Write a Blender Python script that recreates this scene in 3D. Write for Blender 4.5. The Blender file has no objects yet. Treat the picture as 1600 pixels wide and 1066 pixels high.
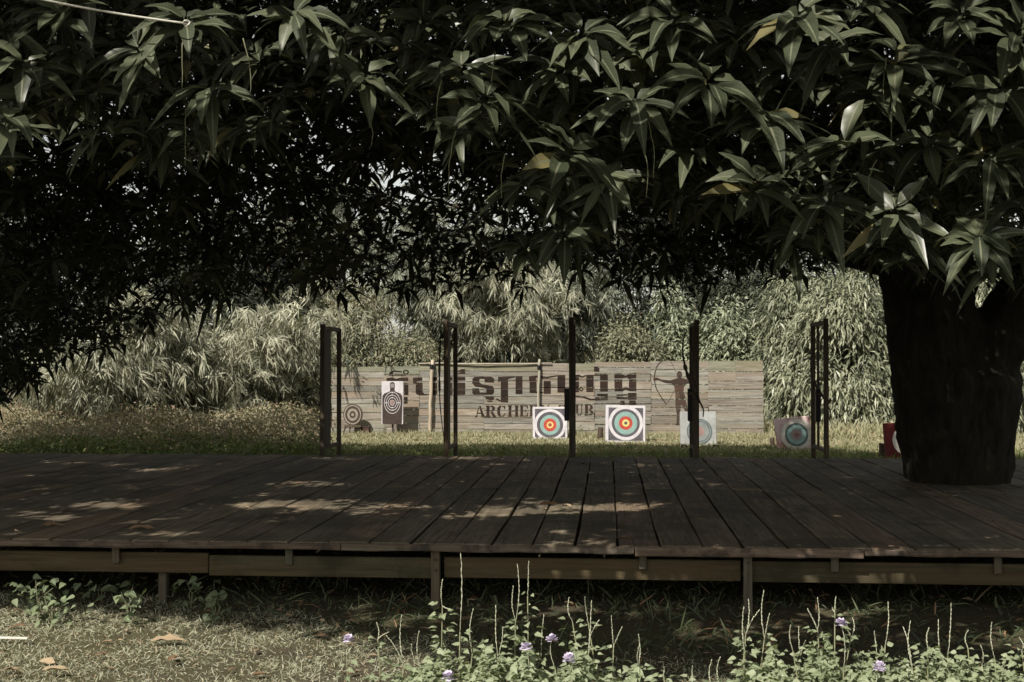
import bpy, math, random
import numpy as np
R = math.radians
random.seed(7)
rng = np.random.default_rng(11)
scene = bpy.context.scene
C = scene.collection

# ------------------------------------------------------------------ camera
CAMH = 1.515
F = 2000.0                      # focal length in photo pixels (1600 wide)
YAW = math.atan(150/F); PITCH = math.atan(27/F)
cam = bpy.data.cameras.new('camera'); cam.lens = 45.0; cam.sensor_width = 36.0
cam.clip_start = 0.1; cam.clip_end = 2000
camo = bpy.data.objects.new('camera', cam); C.objects.link(camo)
camo.location = (0, 0, CAMH)
camo.rotation_euler = (R(90)+PITCH, 0, YAW)
scene.camera = camo

# ------------------------------------------------------------------ light
SUN_EL = R(47); SUN_AZ = R(28)            # sun behind the camera, to the left
S = np.array([-math.sin(SUN_AZ)*math.cos(SUN_EL), -math.cos(SUN_AZ)*math.cos(SUN_EL), math.sin(SUN_EL)])
world = bpy.data.worlds.new('World'); scene.world = world; world.use_nodes = True
nt = world.node_tree; nt.nodes.clear()
sky = nt.nodes.new('ShaderNodeTexSky'); sky.sky_type = 'NISHITA'; sky.sun_disc = False
sky.sun_elevation = SUN_EL; sky.sun_rotation = math.atan2(S[0], S[1]) % (2*math.pi)
sky.dust_density = 1.0; sky.air_density = 1.0
bg = nt.nodes.new('ShaderNodeBackground'); bg.inputs['Strength'].default_value = 0.12
wo = nt.nodes.new('ShaderNodeOutputWorld')
hs = nt.nodes.new('ShaderNodeHueSaturation'); hs.inputs['Saturation'].default_value = .28
wm = nt.nodes.new('ShaderNodeMix'); wm.data_type = 'RGBA'; wm.blend_type = 'MULTIPLY'; wm.inputs[0].default_value = 1; wm.inputs[7].default_value = (1.0, .97, .88, 1)
nt.links.new(sky.outputs[0], hs.inputs['Color']); nt.links.new(hs.outputs[0], wm.inputs[6]); nt.links.new(wm.outputs[2], bg.inputs['Color']); nt.links.new(bg.outputs[0], wo.inputs['Surface'])
sl = bpy.data.lights.new('sun', 'SUN'); sl.energy = 4.8; sl.angle = R(0.55); sl.color = (1.0, 0.94, 0.84)
so = bpy.data.objects.new('sun', sl); C.objects.link(so)
from mathutils import Vector
so.rotation_euler = Vector(tuple(-S)).to_track_quat('-Z', 'Y').to_euler()
so.location = (-10, -20, 25)
scene.view_settings.view_transform = 'Standard'; scene.view_settings.look = 'None'
scene.view_settings.exposure = 0.2; scene.view_settings.gamma = 1.0
scene.cycles.max_bounces = 6
scene.cycles.transparent_max_bounces = 4

# ------------------------------------------------------------------ projection helpers (photo pixel -> world)
fw = np.array([-math.sin(YAW)*math.cos(PITCH), math.cos(YAW)*math.cos(PITCH), math.sin(PITCH)])
rt = np.array([math.cos(YAW), math.sin(YAW), 0.0])
up = np.cross(rt, fw)
O = np.array([0, 0, CAMH])
def ray(px, py): return fw + rt*((px-800)/F) + up*((533-py)/F)
def AT(px, py, d): return O + ray(px, py)*d
def G(px, py, h=0.0):
    r = ray(px, py); return O + r*((h-CAMH)/r[2])
def PY(px, py, Y):
    r = ray(px, py); return O + r*(Y/r[1])
def proj(P):
    Q = np.asarray(P)-O; d = Q@fw
    return 800+F*(Q@rt)/d, 533-F*(Q@up)/d, d

# ------------------------------------------------------------------ object helpers
def link(o, parent=None):
    C.objects.link(o)
    if parent: o.parent = parent
    return o
def tag(o, label=None, cat=None, group=None, kind=None):
    if label: o['label'] = label
    if cat: o['category'] = cat
    if group: o['group'] = group
    if kind: o['kind'] = kind
    return o
def empty(name, loc, label, cat, group=None, rz=0):
    o = bpy.data.objects.new(name, None); o.empty_display_size = .1
    o.location = tuple(loc); o.rotation_euler = (0, 0, rz); C.objects.link(o)
    return tag(o, label, cat, group)

class MB:
    """collects shapes into one mesh; local coordinates"""
    def __init__(s): s.v = []; s.f = []; s.m = []; s.t = []
    def add(s, vs, fs, mi=0, tint=None):
        b = len(s.v); s.v += [tuple(map(float, v)) for v in vs]
        tn = random.random() if tint is None else tint
        s.t += [tn]*len(vs)
        for f in fs: s.f.append(tuple(b+i for i in f)); s.m.append(mi)
        return s
    def box(s, lo, hi, mi=0, bev=0.0, tint=None, jit=0.0):
        x0, y0, z0 = lo; x1, y1, z1 = hi
        b = bev
        if b <= 0:
            vs = [(x0,y0,z0),(x1,y0,z0),(x1,y1,z0),(x0,y1,z0),(x0,y0,z1),(x1,y0,z1),(x1,y1,z1),(x0,y1,z1)]
            if jit: vs = [(a+random.uniform(-jit,jit), c+random.uniform(-jit,jit), e+random.uniform(-jit,jit)) for a,c,e in vs]
            return s.add(vs, [(3,2,1,0),(4,5,6,7),(0,1,5,4),(1,2,6,5),(2,3,7,6),(3,0,4,7)], mi, tint)
        import itertools
        vs = []; idx = {}
        cx, cy, cz = (x0+x1)/2, (y0+y1)/2, (z0+z1)/2
        hx, hy, hz = (x1-x0)/2, (y1-y0)/2, (z1-z0)/2
        J = {}
        for sg in itertools.product((-1,1), repeat=3):
            J[sg] = [random.uniform(-jit,jit) for _ in range(3)]
        for sg in itertools.product((-1,1), repeat=3):
            for ax in range(3):
                h = [hx-b, hy-b, hz-b]; h[ax] += b
                idx[(sg, ax)] = len(vs)
                j = J[sg]
                vs.append((cx+sg[0]*h[0]+j[0], cy+sg[1]*h[1]+j[1], cz+sg[2]*h[2]+j[2]))
        fs = []
        for ax in range(3):
            a1, a2 = (ax+1) % 3, (ax+2) % 3
            for sgn in (-1, 1):
                ring = []
                for (p, q) in ((-1,-1),(1,-1),(1,1),(-1,1)):
                    sg = [0,0,0]; sg[ax] = sgn; sg[a1] = p; sg[a2] = q
                    ring.append(idx[(tuple(sg), ax)])
                fs.append(tuple(ring if sgn > 0 else ring[::-1]))
        for ax in range(3):
            a1, a2 = (ax+1) % 3, (ax+2) % 3
            for p in (-1,1):
                for q in (-1,1):
                    def k(sa, face):
                        sg = [0,0,0]; sg[ax] = sa; sg[a1] = p; sg[a2] = q
                        return idx[(tuple(sg), face)]
                    r = (k(-1,a1), k(1,a1), k(1,a2), k(-1,a2))
                    fs.append(r if p*q < 0 else r[::-1])
        for sg in itertools.product((-1,1), repeat=3):
            r = (idx[(sg,0)], idx[(sg,1)], idx[(sg,2)])
            fs.append(r if sg[0]*sg[1]*sg[2] > 0 else r[::-1])
        return s.add(vs, fs, mi, tint)
    def tube(s, pts, rad, n=8, mi=0, tint=None, cap=True, flat=1.0):
        pts = [np.array(p, float) for p in pts]
        if not hasattr(rad, '__len__'): rad = [rad]*len(pts)
        vs = []; fs = []
        ref = np.array([0.13, 0.2, 1.0]) if abs((pts[-1]-pts[0])[2]) < .8*np.linalg.norm(pts[-1]-pts[0]) else np.array([1.0, .1, .1])
        for i, p in enumerate(pts):
            a = pts[max(i-1,0)]; b = pts[min(i+1,len(pts)-1)]
            d = (b-a)/(np.linalg.norm(b-a)+1e-9)
            u = np.cross(d, ref); u /= np.linalg.norm(u)+1e-9; w = np.cross(d, u)
            for k in range(n):
                an = 2*math.pi*k/n
                vs.append(p + (u*math.cos(an) + w*math.sin(an)*flat)*rad[i])
        for i in range(len(pts)-1):
            for k in range(n):
                k2 = (k+1) % n
                fs.append((i*n+k, i*n+k2, (i+1)*n+k2, (i+1)*n+k))
        if cap:
            fs.append(tuple(range(n))[::-1]); fs.append(tuple((len(pts)-1)*n+k for k in range(n)))
        return s.add(vs, fs, mi, tint)
    def prism(s, poly, y0, y1, mi=0, tint=None):
        """poly in (x,z), extruded along y"""
        n = len(poly)
        vs = [(x, y0, z) for x, z in poly]+[(x, y1, z) for x, z in poly]
        fs = [tuple(range(n)), tuple(range(n, 2*n))[::-1]]+[(i+n, (i+1) % n+n, (i+1) % n, i) for i in range(n)]
        return s.add(vs, fs, mi, tint)
    def build(s, name, mats, parent=None, loc=None, smooth=False, rot=None):
        me = bpy.data.meshes.new(name); me.from_pydata(s.v, [], s.f)
        if not isinstance(mats, (list, tuple)): mats = [mats]
        for m in mats: me.materials.append(m)
        me.polygons.foreach_set('material_index', s.m)
        at = me.attributes.new('tint', 'FLOAT', 'POINT'); at.data.foreach_set('value', s.t)
        if smooth: me.polygons.foreach_set('use_smooth', [True]*len(s.f))
        me.update()
        o = bpy.data.objects.new(name, me)
        if loc is not None: o.location = tuple(loc)
        if rot is not None: o.rotation_euler = rot
        return link(o, parent)

# ------------------------------------------------------------------ leaves (vectorised)
def unit(a): return a/(np.linalg.norm(a, axis=-1, keepdims=True)+1e-9)
def leaves(P, D, N, L, W, droop, nseg=2, fold=None, wave=0.0, prof=0.75, base=.12, kind=0.0):
    """returns verts, quads, attr. P,D,N (n,3); L,W,droop (n,)"""
    n = len(P); t = np.linspace(0, 1, nseg+1)
    w = np.maximum(np.sin(np.pi*t**prof), 0); w[0] = base; w[-1] = 0.02
    Sd = unit(np.cross(D, N)); N2 = unit(np.cross(Sd, D))
    L = np.broadcast_to(L, (n,)); W = np.broadcast_to(W, (n,)); droop = np.broadcast_to(droop, (n,))
    cen = P[:, None, :] + (L[:, None]*t[None, :])[..., None]*D[:, None, :]
    cen[..., 2] -= (L*droop)[:, None]*t[None, :]**2
    ww = (W[:, None]*w[None, :]*.5)[..., None]
    ph = rng.uniform(0, 6.28, n)[:, None]
    rnd = rng.random(n)
    if fold is None:
        V = np.stack([cen-ww*Sd[:, None, :], cen+ww*Sd[:, None, :]], axis=2)
        ac = 2; acr = np.array([0., 1.])
    else:
        lift = ww*fold*N2[:, None, :]
        wv = (wave*W[:, None]*np.sin(t[None, :]*14+ph)*w[None, :])[..., None]*N2[:, None, :]
        V = np.stack([cen-ww*Sd[:, None, :]+lift+wv, cen, cen+ww*Sd[:, None, :]+lift-wv*.7], axis=2)
        ac = 3; acr = np.array([0., .5, 1.])
    rows = nseg+1
    V = V.reshape(-1, 3)
    i = np.arange(nseg); j = np.arange(ac-1)
    ii, jj = np.meshgrid(i, j, indexing='ij'); ii = ii.ravel(); jj = jj.ravel()
    q = np.stack([ii*ac+jj, ii*ac+jj+1, (ii+1)*ac+jj+1, (ii+1)*ac+jj], 1)
    Q = (np.arange(n)*rows*ac)[:, None, None]+q[None]
    A = np.empty((n, rows, ac, 4), np.float32)
    A[..., 0] = acr[None, None, :]; A[..., 1] = t[None, :, None]; A[..., 2] = rnd[:, None, None]; A[..., 3] = kind
    return V.astype(np.float32), Q.reshape(-1, 4).astype(np.int32), A.reshape(-1, 4)
def bigmesh(name, chunks, mat, parent=None, loc=(0,0,0), smooth=True):
    vs = []; qs = []; as_ = []; b = 0
    for V, Q, A in chunks:
        vs.append(V); qs.append(Q+b); as_.append(A); b += len(V)
    V = np.concatenate(vs)-np.array(loc, np.float32); Q = np.concatenate(qs); A = np.concatenate(as_)
    me = bpy.data.meshes.new(name)
    me.vertices.add(len(V)); me.vertices.foreach_set('co', V.ravel())
    me.loops.add(len(Q)*4); me.loops.foreach_set('vertex_index', Q.ravel())
    me.polygons.add(len(Q)); me.polygons.foreach_set('loop_start', np.arange(len(Q), dtype=np.int32)*4)
    if smooth: me.polygons.foreach_set('use_smooth', np.ones(len(Q), bool))
    at = me.attributes.new('leaf', 'FLOAT_COLOR', 'POINT'); at.data.foreach_set('color', A.ravel())
    me.materials.append(mat); me.update(calc_edges=True)
    o = bpy.data.objects.new(name, me)
    if parent is None: o.location = tuple(loc)
    return link(o, parent)

# ------------------------------------------------------------------ materials
class NT:
    def __init__(s, name):
        s.m = bpy.data.materials.new(name); s.m.use_nodes = True
        s.t = s.m.node_tree; s.t.nodes.clear()
        s.out = s.n('ShaderNodeOutputMaterial')
        s.p = s.n('ShaderNodeBsdfPrincipled'); s.l(s.p.outputs[0], s.out.inputs['Surface'])
    def n(s, t, **k):
        x = s.t.nodes.new(t)
        for a, b in k.items(): setattr(x, a, b)
        return x
    def l(s, a, b): s.t.links.new(a, b)
    def coord(s, scale=(1,1,1), src='Object'):
        tc = s.n('ShaderNodeTexCoord'); mp = s.n('ShaderNodeMapping'); mp.inputs['Scale'].default_value = scale
        s.l(tc.outputs[src], mp.inputs['Vector']); return mp.outputs[0]
    def noise(s, vec, scale, detail=4, rough=.6):
        x = s.n('ShaderNodeTexNoise'); x.inputs['Scale'].default_value = scale; x.inputs['Detail'].default_value = detail
        x.inputs['Roughness'].default_value = rough
        if vec is not None: s.l(vec, x.inputs['Vector'])
        return x.outputs['Fac']
    def ramp(s, fac, stops):
        x = s.n('ShaderNodeValToRGB'); e = x.color_ramp.elements
        while len(e) < len(stops): e.new(.5)
        for i, (p, c) in enumerate(stops):
            e[i].position = p; e[i].color = (*c, 1) if len(c) == 3 else c
        s.l(fac, x.inputs[0]); return x.outputs[0]
    def mix(s, fac, a, b, mode='MIX'):
        x = s.n('ShaderNodeMix', data_type='RGBA', blend_type=mode)
        for v, i in ((fac, 0), (a, 6), (b, 7)):
            if hasattr(v, 'is_output'): s.l(v, x.inputs[i])
            elif i == 0: x.inputs[0].default_value = v
            else: x.inputs[i].default_value = (*v, 1)
        return x.outputs[2]
    def math(s, op, a, b=None):
        x = s.n('ShaderNodeMath', operation=op)
        for v, i in ((a, 0), (b, 1)):
            if v is None: continue
            if hasattr(v, 'is_output'): s.l(v, x.inputs[i])
            else: x.inputs[i].default_value = v
        return x.outputs[0]
    def attr(s, name, comp=None):
        x = s.n('ShaderNodeAttribute', attribute_name=name)
        if comp is None: return x.outputs['Fac']
        sp = s.n('ShaderNodeSeparateColor'); s.l(x.outputs['Color'], sp.inputs[0])
        return sp.outputs[comp]
    def bump(s, h, dist=.003, st=1.0):
        x = s.n('ShaderNodeBump'); x.inputs['Distance'].default_value = dist; x.inputs['Strength'].default_value = st
        s.l(h, x.inputs['Height']); s.l(x.outputs[0], s.p.inputs['Normal'])
    def fin(s, col, rough=.8, spec=.3):
        if hasattr(col, 'is_output'): s.l(col, s.p.inputs['Base Color'])
        else: s.p.inputs['Base Color'].default_value = (*col, 1)
        if hasattr(rough, 'is_output'): s.l(rough, s.p.inputs['Roughness'])
        else: s.p.inputs['Roughness'].default_value = rough
        s.p.inputs['Specular IOR Level'].default_value = spec
        return s.m

def wood(name, cols, grain=(30, 2, 30), rough=.85, bump=.003, spec=.2, knots=True, stain=None):
    """weathered wood; grain = texture scale (small along the grain). cols = [dark, mid, light, other]"""
    m = NT(name); v = m.coord(grain)
    tn = m.attr('tint')
    cmb = m.n('ShaderNodeVectorMath', operation='ADD'); m.l(v, cmb.inputs[0])
    sc = m.n('ShaderNodeVectorMath', operation='SCALE'); sc.inputs[0].default_value = (37, 53, 71); m.l(tn, sc.inputs['Scale'])
    m.l(sc.outputs[0], cmb.inputs[1]); v = cmb.outputs[0]
    g = m.noise(v, 1.0, 6, .7); g2 = m.noise(v, .22, 3, .5)
    a = m.ramp(g, [(.3, cols[0]), (.5, cols[1]), (.72, cols[2])])
    b = m.mix(m.ramp(g2, [(.4, (0,0,0)), (.62, (1,1,1))]), a, cols[3])
    b = m.mix(.55, a, b)
    tv = m.ramp(tn, [(0, (.72,.72,.72)), (.5, (.95,.93,.91)), (1, (1.18,1.13,1.07))])
    c = m.mix(1.0, b, tv, 'MULTIPLY')
    hue = m.ramp(m.math('FRACT', m.math('MULTIPLY', tn, 7.3)), [(0, (1.06,.97,.92)), (.5, (1,1,1)), (1, (.95,1.0,1.0))])
    c = m.mix(1.0, c, hue, 'MULTIPLY')
    if stain:
        sn = m.noise(m.coord((1,1,1)), stain[0], 5, .65)
        c = m.mix(m.ramp(sn, [(stain[1], (0,0,0)), (stain[1]+.12, (stain[3],)*3)]), c, stain[2])
    m.bump(g, bump, .8)
    return m.fin(c, rough, spec)
def plain(name, c1, c2, scale=8, rough=.7, bump=0, spec=.3, stretch=(1,1,1), lo=.35, hi=.65):
    m = NT(name); g = m.noise(m.coord(stretch), scale, 6, .65)
    c = m.ramp(g, [(lo, c1), (hi, c2)])
    if bump: m.bump(g, bump)
    return m.fin(c, rough, spec)
def leafmat(name, dark, mid, light, mid_rib=None, rough=.5, spec=.4, trans=.15, dead=None, deadp=.04, var=.35):
    m = NT(name)
    r = m.attr('leaf', 2); ac = m.attr('leaf', 0); al = m.attr('leaf', 1)
    c = m.ramp(r, [(0, dark), (var, mid), (.86, light)] + ([(1-deadp, light), (min(1-deadp+.01, 1), dead)] if dead else [(1, light)]))
    # the two halves of the blade and the tip differ slightly
    c = m.mix(m.math('MULTIPLY', al, .25), c, light)
    if mid_rib:
        rib = m.math('LESS_THAN', m.math('ABSOLUTE', m.math('SUBTRACT', ac, .5)), .055)
        vein = m.math('GREATER_THAN', m.math('SINE', m.math('MULTIPLY', m.math('SUBTRACT', al, m.math('MULTIPLY', m.math('ABSOLUTE', m.math('SUBTRACT', ac, .5)), .25)), 85.)), .86)
        c = m.mix(m.math('MULTIPLY', vein, .22), c, mid_rib)
        c = m.mix(rib, c, mid_rib)
    m.fin(c, rough, spec)
    if trans > 0:
        tr = m.n('ShaderNodeBsdfTranslucent'); mx = m.n('ShaderNodeMixShader'); mx.inputs[0].default_value = trans
        c2 = m.mix(1.0, c, (1.15, 1.2, .55), 'MULTIPLY'); m.l(c2, tr.inputs['Color'])
        m.l(m.p.outputs[0], mx.inputs[1]); m.l(tr.outputs[0], mx.inputs[2]); m.l(mx.outputs[0], m.out.inputs['Surface'])
    return m.m

M = {}
M['deck'] = wood('deck_wood', [(.075,.062,.044), (.215,.178,.13), (.35,.30,.225), (.16,.128,.09)], (38, 2.0, 38), .8, .006, .2, stain=(1.7, .50, (.085,.072,.049), .7))
M['beam'] = wood('beam_wood', [(.045,.037,.022), (.095,.08,.048), (.145,.12,.075), (.12,.075,.035)], (2, 40, 40), .85, .002, .2, stain=(1.6, .55, (.04,.035,.02), .8))
M['rim'] = wood('rim_wood', [(.08,.06,.05), (.18,.15,.12), (.30,.25,.20), (.10,.075,.055)], (3, 40, 60), .85, .003, .2, stain=(5, .5, (.05,.04,.035), .8))
M['leg'] = wood('support_wood', [(.06,.052,.04), (.12,.105,.08), (.19,.17,.13), (.1,.08,.055)], (40, 40, 2), .9, .002, .2)
M['rack'] = wood('rack_wood', [(.04,.03,.02), (.09,.07,.05), (.16,.128,.094), (.075,.054,.038)], (60, 60, 3), .7, .001, .3)
M['wall'] = wood('wall_plank_wood', [(.12,.115,.10), (.285,.275,.25), (.43,.42,.385), (.275,.23,.17)], (2.2, 40, 34), .9, .003, .15, stain=(1.4, .58, (.19,.15,.12), .5))
M['paint'] = wood('faded_wall_paint', [(.018,.014,.012), (.036,.027,.023), (.056,.043,.036), (.042,.024,.019)], (2.2, 40, 34), .9, .002, .15, stain=(7, .66, (.2,.18,.15), .7))
M['paint2'] = wood('thin_wall_paint', [(.035,.028,.023), (.07,.055,.045), (.11,.085,.07), (.09,.055,.042)], (2.2, 40, 34), .9, .002, .15, stain=(6, .6, (.22,.19,.16), .6))
M['moss'] = wood('mossy_top_wood', [(.12,.12,.09), (.26,.26,.20), (.42,.41,.36), (.24,.24,.17)], (2.2, 40, 34), .9, .003, .15)
M['pole'] = wood('peeled_pole_wood', [(.28,.25,.20), (.46,.42,.35), (.6,.56,.48), (.38,.33,.25)], (40, 40, 2.5), .8, .003, .2)
M['black'] = plain('black_plastic', (.010,.010,.010), (.022,.021,.020), 12, .5)
M['metal'] = plain('rusty_bolt', (.05,.035,.025), (.12,.08,.05), 60, .6)
M['rope'] = plain('pale_rope', (.55,.53,.46), (.75,.73,.66), 90, .8, .002)
M['paper'] = plain('paper_tag', (.55,.52,.46), (.7,.68,.62), 20, .7)
M['dead'] = leafmat('dead_leaf', (.12,.065,.035), (.22,.135,.08), (.38,.30,.19), (.4,.3,.2), .8, .2, 0)
M['twig'] = plain('twig_bark', (.06,.05,.03), (.13,.11,.07), 30, .8)
M['stalk'] = plain('green_stalk', (.14,.15,.08), (.25,.25,.15), 30, .7)
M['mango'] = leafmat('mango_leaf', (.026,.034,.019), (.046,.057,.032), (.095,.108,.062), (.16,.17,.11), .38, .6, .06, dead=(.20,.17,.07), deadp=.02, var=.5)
M['mango2'] = leafmat('mango_leaf_shaded', (.014,.018,.010), (.022,.028,.015), (.035,.042,.022), None, .5, .4, .03, var=.4)  # darker copy of the mango leaf; crown shade is put into the colour
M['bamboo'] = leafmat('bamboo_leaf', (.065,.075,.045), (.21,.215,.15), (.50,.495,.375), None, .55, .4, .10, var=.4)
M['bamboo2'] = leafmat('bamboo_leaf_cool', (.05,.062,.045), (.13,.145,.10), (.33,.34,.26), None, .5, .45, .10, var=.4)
M['shrub'] = leafmat('shrub_leaf', (.07,.077,.045), (.155,.16,.095), (.30,.295,.195), None, .55, .4, .10, dead=(.24,.16,.09), deadp=.1, var=.4)
M['creeper'] = leafmat('creeper_leaf', (.09,.11,.065), (.20,.225,.145), (.35,.375,.26), None, .5, .4, .10, var=.4)
M['bigleaf'] = leafmat('long_leaf', (.045,.058,.034), (.135,.15,.09), (.38,.39,.27), None, .45, .5, .10, dead=(.20,.11,.08), deadp=.05, var=.4)
M['darktree'] = leafmat('shaded_tree_leaf', (.012,.017,.009), (.028,.035,.02), (.08,.09,.055), None, .55, .4, .12, dead=(.15,.09,.06), deadp=.08, var=.5)  # shade of the rear trees is put into these low leaf colours
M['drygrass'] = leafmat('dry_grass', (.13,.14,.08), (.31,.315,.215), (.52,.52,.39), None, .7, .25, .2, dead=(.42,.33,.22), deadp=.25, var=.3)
M['rangegrass'] = leafmat('range_grass', (.16,.16,.085), (.32,.31,.185), (.47,.45,.30), None, .7, .25, .2, dead=(.38,.30,.19), deadp=.22, var=.35)
M['greengrass'] = leafmat('green_grass', (.07,.10,.03), (.135,.175,.055), (.21,.25,.095), None, .65, .3, .2, dead=(.3,.22,.12), deadp=.08, var=.35)
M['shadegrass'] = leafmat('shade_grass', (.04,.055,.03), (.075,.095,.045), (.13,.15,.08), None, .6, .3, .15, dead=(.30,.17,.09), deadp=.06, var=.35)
M['weed'] = leafmat('weed_leaf', (.12,.155,.08), (.23,.275,.155), (.36,.40,.26), (.40,.44,.30), .55, .35, .25, var=.35)
M['weedflower'] = leafmat('brush_leaf', (.09,.085,.045), (.20,.18,.10), (.36,.33,.22), None, .65, .3, .2, dead=(.40,.27,.20), deadp=.25, var=.35)
M['culm'] = plain('bamboo_culm', (.06,.06,.035), (.13,.125,.075), 6, .5, stretch=(1,1,.4))
M['spike'] = plain('seed_spike', (.36,.37,.25), (.55,.55,.42), 40, .7)
M['petal'] = plain('lilac_petal', (.50,.43,.58), (.70,.63,.76), 30, .6)

# bark
m = NT('mango_bark'); v = m.coord((9, 9, 2.2)); g = m.noise(v, 1.6, 8, .7); g2 = m.noise(m.coord((1,1,1)), 2.2, 4)
c = m.ramp(g, [(.35, (.010,.009,.006)), (.6, (.028,.025,.018)), (.75, (.045,.042,.030))])
c = m.mix(m.ramp(g2, [(.6, (0,0,0)), (.7, (.5,.5,.5))]), c, (.05,.055,.035)); m.bump(g, .03); M['bark'] = m.fin(c, .9, .15)

# ground: soil with thin turf
m = NT('ground_soil'); v = m.coord()
g = m.noise(v, .55, 6); g2 = m.noise(v, 9, 8, .75); g3 = m.noise(v, 55, 4, .7)
c = m.ramp(g2, [(.3, (.035,.028,.018)), (.5, (.075,.06,.04)), (.7, (.14,.115,.08))])
c = m.mix(m.ramp(g, [(.42, (0,0,0)), (.6, (.8,.8,.8))]), c, (.09,.085,.04))
c = m.mix(m.ramp(g3, [(.4, (0,0,0)), (.7, (.6,.6,.6))]), c, (.19,.17,.12))
m.bump(g2, .03); M['ground'] = m.fin(c, .95, .1)
M['hill'] = plain('hill_forest', (.05,.075,.06), (.08,.11,.09), .02, .95)

# ------------------------------------------------------------------ setting
b = MB(); n = 60
for j in range(n+1):
    for i in range(n+1):
        x = -300+600*i/n; y = -60+660*j/n; b.v.append((x, y, 0)); b.t.append(.5)
for j in range(n):
    for i in range(n):
        b.f.append((j*(n+1)+i, j*(n+1)+i+1, (j+1)*(n+1)+i+1, (j+1)*(n+1)+i)); b.m.append(0)
tag(b.build('ground', M['ground']), kind='structure')
b = MB(); N1 = 90
rows = []
for j in range(8):
    t = j/7
    for i in range(N1):
        x = -420+840*i/(N1-1)
        h = (11+5*math.sin(x*.017+1)+3*math.sin(x*.041)+1.5*math.sin(x*.11))*math.sin(math.pi*min(t, .5+.5*t)*.98+.01)
        b.v.append((x, 380+t*150, h-.3)); b.t.append(.5)
for j in range(7):
    for i in range(N1-1):
        b.f.append((j*N1+i, j*N1+i+1, (j+1)*N1+i+1, (j+1)*N1+i)); b.m.append(0)
tag(b.build('hills', M['hill'], smooth=True), kind='structure')

# ------------------------------------------------------------------ deck
HD = 0.40
yF = G(800, 850, HD)[1]; yB = G(800, 713, HD)[1]; yM = G(900, 763, HD)[1]
xs0 = G(957.5, 713, HD)[0]; PW_ = G(957.5+34.3, 713, HD)[0]-xs0
print('deck', yF, yM, yB, 'plank', PW_)
deck = empty('wooden_deck', (0, yF, 0), 'long low platform of wide dark boards on short posts, shaded by the mango tree', 'deck')
def inv(p): return (p[0], p[1]-yF, p[2])
trunkC = G(1497, 752, HD)
b = MB()
for k in range(-42, 34):
    x0 = xs0+k*PW_; 
    for (ya, yb, off) in ((yF+.0, yM-.006, 0), (yM+.006, yB, .3)):
        g0 = random.uniform(.001, .012); g1 = random.uniform(.001, .009)
        xo = (random.uniform(-.02, .02) if off else 0)
        z1 = HD+random.uniform(-.005, .004)
        ya2 = ya+(random.uniform(-.02, .015) if not off else 0); yb2 = yb+(random.uniform(-.03, .02) if off else 0)
        segs = 8; sk = random.uniform(-.012, .012)
        vs = []
        for s_ in range(segs+1):
            yy = ya2+(yb2-ya2)*s_/segs; dz = random.uniform(-.0022, .0022); dx = random.uniform(-.0045, .0045)+sk*(s_/segs-.5)
            xa = x0+g0+dx; xb = x0+PW_-g1+dx; e = .006
            vs += [(xa, yy, z1-.038), (xa, yy, z1-e+dz), (xa+e, yy, z1+dz), (xb-e, yy, z1+dz), (xb, yy, z1-e+dz), (xb, yy, z1-.038)]
        fs = [(0,1,2,3,4,5), tuple(segs*6+i for i in (5,4,3,2,1,0))]
        for s_ in range(segs):
            for i in range(6):
                i2 = (i+1) % 6; fs.append((s_*6+i, (s_+1)*6+i, (s_+1)*6+i2, s_*6+i2))
        b.add([inv(v) for v in vs], fs, 0)
        for jy in ((ya+.05, ya+1.3, yb-.06) if not off else (ya+.06, ya+1.2, yb-.12)):
            for fx in (.2, .78):
                nx = x0+PW_*fx+random.uniform(-.012, .012); ny = jy+random.uniform(-.012, .012); nr = random.uniform(.004, .0065)
                b.add([inv((nx+nr*math.cos(q), ny+nr*math.sin(q), z1+.0032)) for q in np.linspace(0, 6.283, 8)[:-1]], [tuple(range(7))], 1)
b.build('deck_boards', [M['deck'], M['black']], deck)
# ragged rim boards along the front edge
b = MB(); x = -7.0
while x < 7:
    L = random.uniform(1.1, 2.4)
    zt = HD-.003+random.uniform(-.006, .002); th = random.uniform(.035, .052)
    segs = 10
    y0 = yF-.035-random.uniform(0, .012)
    vs = []
    for s_ in range(segs+1):
        xx = x+.004+(L-.008)*s_/segs; j1 = random.uniform(-.003, .003); j2 = random.uniform(-.004, .004)
        vs += [(xx, y0+.004, zt-th+j2), (xx, y0, zt-th+.008+j2), (xx, y0, zt-.006+j1), (xx, y0+.006, zt+j1*.5), (xx, yF-.022, zt), (xx, yF-.022, zt-th)]
    fs = [(5,4,3,2,1,0), tuple(segs*6+i for i in range(6))]
    for s_ in range(segs):
        for i in range(6):
            i2 = (i+1) % 6; fs.append((s_*6+i2, (s_+1)*6+i2, (s_+1)*6+i, s_*6+i))
    b.add([inv(v) for v in vs], fs); x += L
b.build('edge_board', M['rim'], deck)
# front beam in overlapping lengths
zb1, zb0 = .315, .19
for (xa, xb, dy, dz) in ((-7.2, G(327, 880, .25)[0], 0, .0), (G(329, 880, .25)[0], G(672, 890, .25)[0]-.004, -.012, -.012), (G(690, 890, .25)[0], G(1157, 890, .25)[0], .0, -.008), (G(1173, 890, .25)[0], 6.2, .004, -.012)):
    b = MB(); b.box(inv((xa, yF+.06+dy, zb0+dz)), inv((xb, yF+.10+dy, zb1+dz)), bev=.004)
    b.build('beam', M['beam'], deck)
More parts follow.
